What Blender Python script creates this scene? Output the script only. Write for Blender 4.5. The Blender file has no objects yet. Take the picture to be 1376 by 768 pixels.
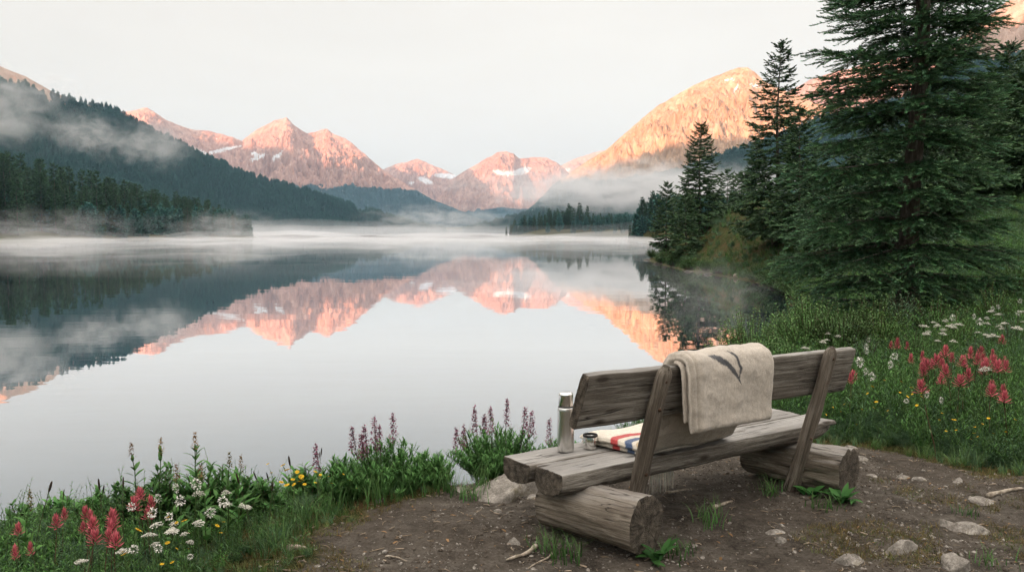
import bpy, math, random
import numpy as np
from mathutils import Vector, Matrix, Euler
R = math.radians
random.seed(7)
rng = np.random.default_rng(11)
S = bpy.context.scene
C = S.collection
# ------------------------------------------------------------------ camera, world, sun, exposure
CAMZ, FPX, HOR = 2.4, 1147.0, 313.0
PITCH = math.atan((384 - HOR) / FPX)
cd = bpy.data.cameras.new('camera'); cam = bpy.data.objects.new('camera', cd); C.objects.link(cam)
cd.sensor_width = 36.0; cd.lens = FPX / 1376 * 36.0; cd.clip_start = 0.05; cd.clip_end = 60000
cam.location = (0, 0, CAMZ); cam.rotation_euler = (math.pi / 2 - PITCH, 0, 0)
S.camera = cam
SUN_EL, SUN_AZ = 2.8, 206.0          # compass-like: azimuth measured from +Y towards +X
az = R(SUN_AZ)
SUNV = Vector((math.sin(az) * math.cos(R(SUN_EL)), math.cos(az) * math.cos(R(SUN_EL)), math.sin(R(SUN_EL))))
w = bpy.data.worlds.new('World'); S.world = w; w.use_nodes = True
nt = w.node_tree; nt.nodes.clear()
sky = nt.nodes.new('ShaderNodeTexSky'); sky.sky_type = 'NISHITA'; sky.sun_disc = False
sky.sun_elevation = R(SUN_EL); sky.sun_rotation = az
sky.air_density = 1.0; sky.dust_density = 1.5; sky.ozone_density = 1.0
hs = nt.nodes.new('ShaderNodeHueSaturation'); hs.inputs['Saturation'].default_value = 0.14
veil = nt.nodes.new('ShaderNodeMix'); veil.data_type = 'RGBA'; veil.inputs[0].default_value = 0.78
veil.inputs[7].default_value = (1.94, 1.80, 1.63, 1)      # thin high overcast the low sun lights evenly
bg = nt.nodes.new('ShaderNodeBackground'); bg.inputs[1].default_value = 0.15
wo = nt.nodes.new('ShaderNodeOutputWorld')
nt.links.new(sky.outputs[0], hs.inputs['Color']); nt.links.new(hs.outputs[0], veil.inputs[6])
cn = nt.nodes.new('ShaderNodeTexNoise'); cn.inputs['Scale'].default_value = 2.6; cn.inputs['Detail'].default_value = 5; cn.inputs['Distortion'].default_value = .6
cm = nt.nodes.new('ShaderNodeMapping'); cm.inputs['Scale'].default_value = (1, 1, 3.2); ct = nt.nodes.new('ShaderNodeTexCoord')
cr = nt.nodes.new('ShaderNodeMapRange'); cr.inputs[1].default_value = .35; cr.inputs[2].default_value = .7; cr.inputs[3].default_value = .95; cr.inputs[4].default_value = 1.03
cv = nt.nodes.new('ShaderNodeVectorMath'); cv.operation = 'SCALE'; cv.inputs[0].default_value = veil.inputs[7].default_value[:3]
nt.links.new(ct.outputs['Generated'], cm.inputs[0]); nt.links.new(cm.outputs[0], cn.inputs['Vector']); nt.links.new(cn.outputs[0], cr.inputs[0]); nt.links.new(cr.outputs[0], cv.inputs[3]); nt.links.new(cv.outputs[0], veil.inputs[7])
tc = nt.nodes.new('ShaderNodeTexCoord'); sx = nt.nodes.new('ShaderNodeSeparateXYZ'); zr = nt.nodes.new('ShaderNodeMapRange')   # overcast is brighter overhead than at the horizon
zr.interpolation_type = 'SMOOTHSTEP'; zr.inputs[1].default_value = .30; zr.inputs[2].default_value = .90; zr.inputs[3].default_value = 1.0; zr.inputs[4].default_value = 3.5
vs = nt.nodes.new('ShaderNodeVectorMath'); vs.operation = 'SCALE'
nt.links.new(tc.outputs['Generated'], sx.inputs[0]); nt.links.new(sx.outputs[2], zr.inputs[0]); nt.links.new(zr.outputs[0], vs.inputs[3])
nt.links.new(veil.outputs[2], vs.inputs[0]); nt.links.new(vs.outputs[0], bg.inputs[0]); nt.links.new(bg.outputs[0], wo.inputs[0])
sl = bpy.data.lights.new('sun', 'SUN'); sl.energy = 5.0; sl.angle = R(0.5); sl.color = (1.0, 0.49, 0.30)
so = bpy.data.objects.new('sun', sl); C.objects.link(so)
so.rotation_euler = (-SUNV).to_track_quat('-Z', 'Y').to_euler(); so.location = (0, 0, 1500)
S.view_settings.view_transform = 'Standard'; S.view_settings.look = 'None'; S.view_settings.gamma = 1
S.view_settings.exposure = 1.85
cy = S.cycles
cy.max_bounces = 7; cy.diffuse_bounces = 2; cy.glossy_bounces = 3; cy.transmission_bounces = 4
cy.transparent_max_bounces = 8; cy.volume_bounces = 1
cy.volume_step_rate = 1.0; cy.volume_max_steps = 96
cy.use_denoising = True; cy.use_adaptive_sampling = True; cy.adaptive_threshold = 0.02
cy.sample_clamp_indirect = 6.0; cy.caustics_reflective = False; cy.caustics_refractive = False

# ------------------------------------------------------------------ helpers
def tag(o, label=None, cat=None, group=None, kind=None):
    if label: o['label'] = label
    if cat: o['category'] = cat
    if group: o['group'] = group
    if kind: o['kind'] = kind
    return o
def empty(name, loc, rz=0, label=None, cat=None, group=None):
    o = bpy.data.objects.new(name, None); C.objects.link(o)
    o.location = loc; o.rotation_euler = (0, 0, rz); o.empty_display_size = .1
    return tag(o, label, cat, group)
def proj(P):
    x, y, z = P[0], P[1], P[2] - CAMZ
    d = y * math.cos(PITCH) - z * math.sin(PITCH); u = y * math.sin(PITCH) + z * math.cos(PITCH)
    return 688 + FPX * x / d, 384 - FPX * u / d
def ray(px, py):
    a = (px - 688) / FPX; b = (384 - py) / FPX
    return np.array([a, math.cos(PITCH) + b * math.sin(PITCH), -math.sin(PITCH) + b * math.cos(PITCH)])
def on_plane(px, py, z):
    r = ray(px, py); t = (z - CAMZ) / r[2]
    return np.array([r[0] * t, r[1] * t, z])
_perm = np.random.default_rng(3).permutation(256); _perm = np.concatenate([_perm, _perm, _perm])
_gr = np.random.default_rng(5).normal(size=(256, 3)); _gr /= np.linalg.norm(_gr, axis=1)[:, None]
def pn(x, y, z=0.0):
    x, y, z = np.broadcast_arrays(np.asarray(x, float), np.asarray(y, float), np.asarray(z, float))
    xi, yi, zi = np.floor(x).astype(int), np.floor(y).astype(int), np.floor(z).astype(int)
    fx, fy, fz = x - xi, y - yi, z - zi
    u, v, q = [f * f * f * (f * (f * 6 - 15) + 10) for f in (fx, fy, fz)]
    r = 0
    for a in (0, 1):
        for b in (0, 1):
            for c in (0, 1):
                h = _perm[_perm[_perm[(xi + a) & 255] + ((yi + b) & 255)] + ((zi + c) & 255)]
                g = _gr[h]
                d = g[..., 0] * (fx - a) + g[..., 1] * (fy - b) + g[..., 2] * (fz - c)
                r = r + d * (u if a else 1 - u) * (v if b else 1 - v) * (q if c else 1 - q)
    return r * 1.5
def fbm(x, y, z=0.0, o=4, gain=.5, lac=2.03):
    s, a = 0, 1.0
    for i in range(o):
        s = s + a * pn(x + 17.3 * i, y - 9.1 * i, z + 3.7 * i); x, y, z = x * lac, y * lac, z * lac; a *= gain
    return s
def ridged(x, y, z=0.0, o=4, gain=.5):
    s, a = 0, 1.0
    for i in range(o):
        s = s + a * (1 - np.abs(pn(x + 31.1 * i, y + 7.7 * i, z)) * 2); x, y, z = x * 2.1, y * 2.1, z * 2.1; a *= gain
    return s / 1.9
def sst(x, a=0.0, b=1.0):
    t = np.clip((np.asarray(x, float) - a) / (b - a), 0, 1); return t * t * (3 - 2 * t)

class T:      # vertices, quads, colours (and optional material index)
    def __init__(s, v, q, c):
        s.v = np.asarray(v, float).reshape(-1, 3); s.q = np.asarray(q, int).reshape(-1, 4)
        c = np.asarray(c, float); s.c = np.tile(c, (len(s.v), 1)) if c.ndim == 1 else c
def join(ts):
    n = 0; V, Q, K = [], [], []
    for t in ts:
        V.append(t.v); Q.append(t.q + n); K.append(t.c); n += len(t.v)
    return T(np.vstack(V), np.vstack(Q), np.vstack(K))
def place(t, M, col=None):
    """M: (n,4,4); col: (n,3) multiplier -> one T"""
    M = np.asarray(M); n = len(M); k = len(t.v)
    v = np.einsum('nij,kj->nki', M[:, :3, :3], t.v) + M[:, None, :3, 3]
    q = t.q[None] + (np.arange(n) * k)[:, None, None]
    c = np.tile(t.c[None], (n, 1, 1))
    if col is not None: c = c * np.asarray(col)[:, None, :]
    return T(v.reshape(-1, 3), q.reshape(-1, 4), c.reshape(-1, 3))
def frames(pos, fwd, scale, roll=None):
    """matrices whose X axis looks along fwd, Z axis roughly up"""
    pos = np.asarray(pos, float); f = np.asarray(fwd, float); n = len(pos)
    f = f / (np.linalg.norm(f, axis=1)[:, None] + 1e-9)
    up = np.tile([0, 0, 1.0], (n, 1)); side = np.cross(up, f); side /= (np.linalg.norm(side, axis=1)[:, None] + 1e-6)
    up = np.cross(f, side)
    if roll is not None:
        c, s_ = np.cos(roll)[:, None], np.sin(roll)[:, None]
        side, up = side * c + up * s_, up * c - side * s_
    M = np.zeros((n, 4, 4)); sc = np.asarray(scale, float).reshape(-1, 1)
    M[:, :3, 0] = f * sc; M[:, :3, 1] = side * sc; M[:, :3, 2] = up * sc; M[:, :3, 3] = pos; M[:, 3, 3] = 1
    return M
def mesh(name, t, mats, smooth=False, attrs=None, mi=None):
    me = bpy.data.meshes.new(name)
    v, q = t.v, t.q
    tri = q[:, 2] == q[:, 3]
    cnt = np.where(tri, 3, 4)
    loops = q.ravel()[np.stack([np.ones(len(q), bool)] * 3 + [~tri], 1).ravel()]
    st = np.concatenate([[0], np.cumsum(cnt)[:-1]]) if len(q) else np.zeros(0)
    me.vertices.add(len(v)); me.loops.add(len(loops)); me.polygons.add(len(q))
    me.vertices.foreach_set('co', v.astype(np.float32).ravel())
    me.loops.foreach_set('vertex_index', loops.astype(np.int32))
    me.polygons.foreach_set('loop_start', st.astype(np.int32))
    try: me.polygons.foreach_set('loop_total', cnt.astype(np.int32))
    except Exception: pass
    if smooth is not False:
        sm = np.ones(len(q), bool) if smooth is True else smooth
        me.polygons.foreach_set('use_smooth', sm)
    if mi is not None: me.polygons.foreach_set('material_index', np.asarray(mi, np.int32))
    a = me.attributes.new('col', 'FLOAT_COLOR', 'POINT')
    a.data.foreach_set('color', np.hstack([t.c, np.ones((len(v), 1))]).astype(np.float32).ravel())
    for k, x in (attrs or {}).items():
        x = np.asarray(x, np.float32)
        if x.ndim == 1: a = me.attributes.new(k, 'FLOAT', 'POINT'); a.data.foreach_set('value', x)
        else: a = me.attributes.new(k, 'FLOAT_VECTOR', 'POINT'); a.data.foreach_set('vector', x.ravel())
    for m in (mats if isinstance(mats, (list, tuple)) else [mats]): me.materials.append(m)
    me.update(calc_edges=True); me.validate()
    return me
def obj(name, me, parent=None, loc=(0, 0, 0), rot=(0, 0, 0), link=True):
    o = bpy.data.objects.new(name, me)
    if link: C.objects.link(o)
    o.location = loc; o.rotation_euler = rot
    if parent: o.parent = parent
    return o
def grid_q(nu, nv, wrap_u=False):
    i = np.arange(nu if wrap_u else nu - 1)[:, None]; j = np.arange(nv - 1)[None]
    a = i * nv + j; b = ((i + 1) % nu) * nv + j
    return np.stack([a, b, b + 1, a + 1], -1).reshape(-1, 4)
def tube(path, rad, n=6, col=(.1, .1, .1), cap=True):
    p = np.asarray(path, float); m = len(p); rad = np.broadcast_to(rad, (m,))
    d = np.gradient(p, axis=0); d /= np.linalg.norm(d, axis=1)[:, None] + 1e-9
    ref = np.array([0, 0, 1.0]) if abs(d[0, 2]) < .9 else np.array([1.0, 0, 0])
    s = np.cross(d, ref); s /= np.linalg.norm(s, axis=1)[:, None] + 1e-9; u = np.cross(s, d)
    th = np.arange(n) * 2 * np.pi / n
    v = p[None] + (np.cos(th)[:, None, None] * s[None] + np.sin(th)[:, None, None] * u[None]) * rad[None, :, None]
    q = grid_q(n, m, True)[:, ::-1]
    V = v.reshape(-1, 3)
    if cap:
        V = np.vstack([V, p[0], p[-1]]); k = n * m
        i = np.arange(n); j = (i + 1) % n
        q = np.vstack([q, np.stack([i * m, j * m, np.full(n, k), np.full(n, k)], 1),
                       np.stack([j * m + m - 1, i * m + m - 1, np.full(n, k + 1), np.full(n, k + 1)], 1)])
    return T(V, q, col)
def lathe(prof, n=32, col=(.5, .5, .5)):
    pr = np.asarray(prof, float); th = np.arange(n) * 2 * np.pi / n
    v = np.stack([np.cos(th)[:, None] * pr[None, :, 0], np.sin(th)[:, None] * pr[None, :, 0], np.tile(pr[:, 1], (n, 1))], -1)
    return T(v.reshape(-1, 3), grid_q(n, len(pr), True), col)
def leaf(L=.1, W=.02, bend=.3, fold=.2, n=4, col=(.08, .16, .04), base=.0, tip=None, pw=1.0):
    """a leaf along +X: a folded, bent strip with a midrib line"""
    t = np.linspace(0, 1, n + 1)
    w = W * .5 * (np.sin(np.pi * np.clip(t * .92 + .06 + base, 0, 1)) ** pw)
    ang = -bend * t
    x = np.concatenate([[0], np.cumsum(np.cos(ang[:-1]) * L / n)]); z = np.concatenate([[0], np.cumsum(np.sin(ang[:-1]) * L / n)])
    v = np.stack([np.stack([x, w, z + w * fold], 1), np.stack([x, 0 * w, z], 1), np.stack([x, -w, z + w * fold], 1)], 0)
    c = np.tile(np.asarray(col, float), (3 * (n + 1), 1))
    if tip is not None:
        c = (1 - np.tile(t, 3)[:, None]) * c + np.tile(t, 3)[:, None] * np.asarray(tip)
    return T(v.reshape(-1, 3), grid_q(3, n + 1), c)
def blade(L=.25, W=.006, bend=1.0, n=3, col=(.1, .2, .05), tip=(.16, .22, .08)):
    t = np.linspace(0, 1, n + 1); w = W * .5 * (1 - t ** 1.6) + .0004
    ang = np.pi / 2 * .92 - bend * t
    x = np.concatenate([[0], np.cumsum(np.cos(ang[:-1]) * L / n)]); z = np.concatenate([[0], np.cumsum(np.sin(ang[:-1]) * L / n)])
    v = np.stack([np.stack([x, w, z], 1), np.stack([x, -w, z], 1)], 0)
    k = np.tile(t, 2)[:, None]
    return T(v.reshape(-1, 3), grid_q(2, n + 1), (1 - k) * np.asarray(col) + k * np.asarray(tip))
def rotz(a, pos=(0, 0, 0), tilt=0.0, s=1.0):
    m = Matrix.Translation(pos) @ Matrix.Rotation(a, 4, 'Z') @ Matrix.Rotation(-tilt, 4, 'Y') @ Matrix.Scale(s, 4)
    return np.array(m)
def jit(c, k=.15, r=None):
    r = r or random
    f = 1 + r.uniform(-k, k)
    return (c[0] * f * (1 + r.uniform(-k, k) * .5), c[1] * f, c[2] * f * (1 + r.uniform(-k, k) * .5))

# ------------------------------------------------------------------ materials
class NT:
    def __init__(s, name):
        s.m = bpy.data.materials.new(name); s.m.use_nodes = True; s.t = s.m.node_tree; s.t.nodes.clear()
        s.out = s.n('ShaderNodeOutputMaterial')
    def n(s, ty, **k):
        x = s.t.nodes.new(ty)
        for a, b in k.items(): setattr(x, a, b)
        return x
    def l(s, a, b): s.t.links.new(a, b)
    def noise(s, vec, scale, detail=5, rough=.6, dist=0.0):
        x = s.n('ShaderNodeTexNoise'); x.inputs['Scale'].default_value = scale; x.inputs['Detail'].default_value = detail
        x.inputs['Roughness'].default_value = rough; x.inputs['Distortion'].default_value = dist
        if vec is not None: s.l(vec, x.inputs['Vector'])
        return x.outputs[0]
    def map(s, vec, sc=(1, 1, 1), loc=(0, 0, 0)):
        x = s.n('ShaderNodeMapping'); x.inputs['Scale'].default_value = sc; x.inputs['Location'].default_value = loc
        s.l(vec, x.inputs['Vector']); return x.outputs[0]
    def ramp(s, fac, stops):
        x = s.n('ShaderNodeValToRGB'); e = x.color_ramp.elements
        while len(e) > 1: e.remove(e[-1])
        for i, (p, c) in enumerate(stops):
            k = e[0] if i == 0 else e.new(p)
            k.position = p; k.color = (*c, 1) if len(c) == 3 else c
        s.l(fac, x.inputs[0]); return x.outputs[0]
    def mr(s, v, a, b, c=0.0, d=1.0):
        x = s.n('ShaderNodeMapRange'); s.l(v, x.inputs[0])
        for i, k in enumerate((a, b, c, d)): x.inputs[i + 1].default_value = k
        return x.outputs[0]
    def math(s, op, a, b=None, c=None):
        x = s.n('ShaderNodeMath', operation=op)
        for i, k in enumerate((a, b, c)):
            if k is None: continue
            if isinstance(k, (int, float)): x.inputs[i].default_value = k
            else: s.l(k, x.inputs[i])
        return x.outputs[0]
    def mix(s, f, a, b, mode='MIX'):
        x = s.n('ShaderNodeMix', data_type='RGBA', blend_type=mode)
        for i, k in ((0, f), (6, a), (7, b)):
            if isinstance(k, (int, float)): x.inputs[i].default_value = k
            elif isinstance(k, tuple): x.inputs[i].default_value = (*k, 1)
            else: s.l(k, x.inputs[i])
        return x.outputs[2]
    def attr(s, name):
        x = s.n('ShaderNodeAttribute'); x.attribute_name = name; return x
    def bump(s, h, strength=.5, dist=.01, nrm=None):
        x = s.n('ShaderNodeBump'); x.inputs['Strength'].default_value = strength; x.inputs['Distance'].default_value = dist
        s.l(h, x.inputs['Height'])
        if nrm is not None: s.l(nrm, x.inputs['Normal'])
        return x.outputs[0]
    def pbr(s, col, rough=.7, nrm=None, metal=0.0, spec=.5):
        x = s.n('ShaderNodeBsdfPrincipled')
        for k, v in (('Base Color', col), ('Roughness', rough), ('Metallic', metal), ('Specular IOR Level', spec)):
            if isinstance(v, (int, float)): x.inputs[k].default_value = v
            elif isinstance(v, tuple): x.inputs[k].default_value = (*v, 1)
            else: s.l(v, x.inputs[k])
        if nrm is not None: s.l(nrm, x.inputs['Normal'])
        return x
    def done(s, sh): s.l(sh.outputs[0] if hasattr(sh, 'outputs') else sh, s.out.inputs[0]); return s.m

def m_leaf(name, trans=.22, rough=.6, var=.35, spec=.12):
    n = NT(name); a = n.attr('col'); oi = n.n('ShaderNodeObjectInfo')
    geo = n.n('ShaderNodeNewGeometry')
    k = n.mr(oi.outputs['Random'], 0, 1, 1 - var, 1 + var)
    isl = n.mr(geo.outputs['Random Per Island'], 0, 1, .72, 1.28)
    vm = n.n('ShaderNodeVectorMath', operation='SCALE'); n.l(a.outputs[0], vm.inputs[0]); n.l(n.math('MULTIPLY', k, isl), vm.inputs[3])
    p = n.pbr(vm.outputs[0], rough, spec=spec)
    tr = n.n('ShaderNodeBsdfTranslucent'); n.l(vm.outputs[0], tr.inputs[0])
    mx = n.n('ShaderNodeMixShader'); mx.inputs[0].default_value = trans
    n.l(p.outputs[0], mx.inputs[1]); n.l(tr.outputs[0], mx.inputs[2])
    return n.done(mx)
M_LEAF = m_leaf('foliage'); M_NEEDLE = m_leaf('needles', .08, .6, .12, .14); M_PETAL = m_leaf('petals', .3, .7, .12, .08)

def m_bark():
    n = NT('bark'); c = n.n('ShaderNodeTexCoord').outputs['Object']
    f = n.noise(n.map(c, (9, 9, 2.2)), 3, 8, .7)
    v = n.n('ShaderNodeTexVoronoi'); v.inputs['Scale'].default_value = 14; n.l(n.map(c, (1.4, 1.4, .6)), v.inputs['Vector'])
    col = n.ramp(f, [(.3, (.040, .033, .028)), (.55, (.125, .105, .088)), (.75, (.23, .205, .18))])
    h = n.math('ADD', f, n.math('MULTIPLY', v.outputs[0], .8))
    return n.done(n.pbr(col, .9, n.bump(h, .9, .03), spec=.15))
M_BARK = m_bark()
# ------------------------------------------------------------------ the lake outline and the ground
LAKE = np.array([(-60, -25), (-14, 2.6), (-7, 4.0), (-4, 4.8), (-2.4, 5.3), (-.9, 5.85), (.2, 6.7), (1.1, 8.0), (2.2, 10.2), (3.4, 13), (5.0, 17), (7.3, 22),
    (9.8, 29), (12.0, 37), (11.7, 47), (11.2, 58), (11.6, 70), (12.6, 79), (16, 90), (28, 110), (42, 150), (62, 220), (58, 300), (48, 345), (70, 420), (110, 600), (70, 690),
    (2, 700), (-4, 725), (60, 770), (200, 1000), (200, 2000), (0, 2500), (-500, 2400), (-480, 1500), (-300, 800), (-144, 480), (-138, 445),
    (-160, 350), (-168, 280), (-175, 200), (-200, 50), (-150, -25)], float)
def sdf(x, y, P=LAKE):
    """positive outside the outline"""
    x = np.asarray(x, float); y = np.asarray(y, float)
    d = np.full(x.shape, 1e18); ins = np.zeros(x.shape, bool); n = len(P)
    for i in range(n):
        ax, ay = P[i]; bx, by = P[(i + 1) % n]
        ex, ey = bx - ax, by - ay; wx, wy = x - ax, y - ay
        t = np.clip((wx * ex + wy * ey) / (ex * ex + ey * ey), 0, 1)
        d = np.minimum(d, (wx - ex * t) ** 2 + (wy - ey * t) ** 2)
        c = ((ay > y) != (by > y)); xx = ax + (y - ay) * (ex / (ey if abs(ey) > 1e-9 else 1e-9))
        ins ^= c & (x < xx)
    return np.where(ins, -1, 1) * np.sqrt(d)
def softplus(x, k=1.0): return np.log1p(np.exp(np.clip(x / k, -30, 30))) * k
_dp = [(300, 800), (400, 745), (445, 704), (520, 680), (590, 655), (640, 642), (700, 615), (800, 592), (900, 585), (990, 590), (1090, 597), (1160, 603), (1250, 622), (1330, 640), (1420, 652)]
DIRT = np.array([tuple(on_plane(a, b, .9)[:2]) for a, b in _dp] + [(9, 4.6), (9, -6), (-1.2, -6)])
def dirt_amount(x, y):
    d = -sdf(x, y, DIRT) + .22 * fbm(np.asarray(x) * 1.7, np.asarray(y) * 1.7, 3.0, 4)
    return sst(d, -.12, .16)
def ground_z(x, y):
    x = np.asarray(x, float); y = np.asarray(y, float)
    s = sdf(x, y) + .22 * fbm(x * .9, y * .9, 1.0, 3) * sst(np.hypot(x, y), 200, 60)
    near = sst(np.hypot(x, y - 4), 26, 16)
    bw = 1.15 + 1.8 * (1 - near)
    z = .9 * sst(s, -.25, bw)
    hill = .17 * softplus(x - 3.4, .8) * sst(s, 0, 7) * sst(y, 3.5, 9)
    hill = np.where(x > 40, np.minimum(hill, 6.3 + .02 * x), hill)
    z = z + hill
    z = z + 1.5 * np.exp(-(((x - 17.0) / 4.5) ** 2 + ((y - 60) / 9.0) ** 2)) * sst(s, 0, 4) + .9 * np.exp(-(((x - 14.3) / 2.4) ** 2 + ((y - 72) / 8.0) ** 2)) * sst(s, 0, 3)
    far = sst(np.hypot(x, y), 90, 260)
    z = z + far * (np.where(x < 0, .12, .035) * np.clip(s, 0, 150) + 1.2 * fbm(x * .02, y * .02, 0, 3) * sst(s, 0, 30))
    land = sst(s, 0, 1.5)
    z = z + land * (.035 * fbm(x * 1.3, y * 1.3, 5.0, 3) * (1 + 2.2 * sst(np.hypot(x, y), 7, 20)) + .012 * fbm(x * 7, y * 7, 2.0, 3) * sst(np.hypot(x, y), 30, 10))
    z = np.where(s < -.25, -2.6 * sst(-s, .1, 14) - .05, z)
    return z
def nonuni(a, b, c0, fine, grow, lim):
    """coordinates from a to b, spaced `fine` around c0 and growing outwards"""
    out = [c0]; s = fine
    while out[-1] < b: out.append(out[-1] + s); s = min(max(fine, abs(out[-1] - c0) * grow), lim)
    lo = [c0]; s = fine
    while lo[-1] > a: lo.append(lo[-1] - s); s = min(max(fine, abs(lo[-1] - c0) * grow), lim)
    return np.array(lo[:0:-1] + out)
gx = nonuni(-9000, 9000, .6, .03, .0165, 260); gy = nonuni(-4200, 11500, 5.0, .03, .0165, 260)
X, Y = np.meshgrid(gx, gy, indexing='ij')
Z = ground_z(X, Y)
dm = dirt_amount(X, Y)
def m_ground():
    n = NT('soil'); c = n.n('ShaderNodeTexCoord').outputs['Object']; dm_ = n.attr('dirt').outputs['Fac']
    big = n.noise(c, .9, 5, .6); mid = n.noise(c, 7, 8, .72); fine = n.noise(c, 60, 6, .75)
    soil = n.ramp(n.math('ADD', n.math('MULTIPLY', mid, .6), n.math('MULTIPLY', fine, .4)),
                  [(.36, (.026, .022, .018)), (.48, (.080, .068, .056)), (.58, (.138, .120, .101)), (.70, (.26, .23, .195))])
    soil = n.mix(n.mr(big, .42, .62), soil, n.mix(.3, soil, (.085, .066, .050)))
    v = n.n('ShaderNodeTexVoronoi'); v.inputs['Scale'].default_value = 55; n.l(n.map(c, (1, 1, 1)), v.inputs['Vector'])
    peb = n.mr(v.outputs['Distance'], .18, .30, 1, 0)
    pk = n.math('MULTIPLY', peb, n.mr(n.noise(c, 5.3, 3), .5, .62))
    soil = n.mix(pk, soil, n.mix(n.noise(c, 30, 2), (.10, .085, .07), (.30, .265, .23)))
    grs = n.ramp(mid, [(.35, (.022, .026, .010)), (.55, (.05, .058, .018)), (.72, (.105, .082, .035))])
    grs = n.mix(n.mr(n.noise(c, 2.2, 4), .5, .66, 0, .8), grs, (.095, .055, .028))
    col = n.mix(n.mr(n.math('ADD', dm_, n.math('MULTIPLY', n.math('SUBTRACT', mid, .5), 1.0)), .35, .6), grs, soil)
    h = n.math('ADD', n.math('ADD', n.math('MULTIPLY', mid, 1.0), n.math('MULTIPLY', fine, .35)), n.math('MULTIPLY', pk, .25))
    return n.done(n.pbr(col, .92, n.bump(h, 1.0, .06), spec=.08))
g = mesh('ground', T(np.stack([X, Y, Z], -1).reshape(-1, 3), grid_q(len(gx), len(gy)), (0.1, .1, .1)), m_ground(), True, {'dirt': dm.ravel()})
tag(obj('ground', g), 'brown soil shore with mossy margins sloping down to the lake', kind='structure')
# water
def m_water():
    n = NT('lake_water'); c = n.n('ShaderNodeTexCoord').outputs['Object']
    r1 = n.noise(n.map(c, (.35, .9, 1)), 1.0, 3, .5); r2 = n.noise(n.map(c, (.02, .09, 1)), 1.0, 3, .5)
    b = n.bump(n.math('ADD', n.math('MULTIPLY', r1, .35), n.math('MULTIPLY', r2, 1.2)), .05, .12)
    lw = n.n('ShaderNodeLayerWeight'); lw.inputs[0].default_value = .5; n.l(b, lw.inputs['Normal'])
    gl = n.n('ShaderNodeBsdfGlossy'); gl.inputs['Roughness'].default_value = .012; gl.inputs['Color'].default_value = (1, 1, 1, 1); n.l(b, gl.inputs['Normal'])
    df = n.pbr((.024, .048, .068), .6, spec=0.0)
    mx = n.n('ShaderNodeMixShader'); n.l(n.ramp(lw.outputs['Facing'], [(0, (.04,) * 3), (.5, (.10,) * 3), (.68, (.27,) * 3), (.78, (.58,) * 3), (.87, (.88,) * 3), (1, (1,) * 3)]), mx.inputs[0]); n.l(df.outputs[0], mx.inputs[1]); n.l(gl.outputs[0], mx.inputs[2])
    return n.done(mx)
wx = np.array([-800, -200, -50, 50, 400.]); wy = np.array([-60, 0, 60, 400, 2700.])
WX, WY = np.meshgrid(wx, wy, indexing='ij')
tag(obj('lake_water', mesh('lake_water', T(np.stack([WX, WY, 0 * WX], -1).reshape(-1, 3), grid_q(5, 5), (.1, .1, .1)), m_water())),
    'still mirror-like alpine lake reflecting sky and peaks', kind='structure')

# ------------------------------------------------------------------ mountains
def m_rock(name, c1, c2, c3, forest, scale, bumpd):
    n = NT(name); c = n.n('ShaderNodeTexCoord').outputs['Object']
    k = n.noise(n.map(c, (1.5, 1.5, .62)), scale, 9, .72, .5); k2 = n.noise(c, scale * .22, 4, .6)
    col = n.ramp(k, [(.34, c1), (.5, c2), (.66, c3)])
    col = n.mix(n.mr(k2, .4, .62), col, n.mix(.5, col, c1))
    ff = n.math('ADD', n.attr('forest').outputs['Fac'], n.math('MULTIPLY', n.math('SUBTRACT', k, .5), 1.3))
    f1 = n.noise(c, scale * 5, 4, .7)
    fc = n.ramp(f1, [(.35, tuple(x * .5 for x in forest)), (.65, forest)])
    col = n.mix(n.mr(ff, .46, .58), col, fc)
    sn = n.math('ADD', n.attr('snow').outputs['Fac'], n.math('MULTIPLY', n.math('SUBTRACT', n.noise(n.map(c, (1, 1, 1.5)), scale * 3.0, 7, .7), .5), 3.2))
    col = n.mix(n.mr(sn, .48, .56), col, (.70, .69, .71))
    h = n.math('ADD', k, n.math('MULTIPLY', f1, .25))
    return n.done(n.pbr(col, .95, n.bump(h, .8, bumpd), spec=.05))
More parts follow.
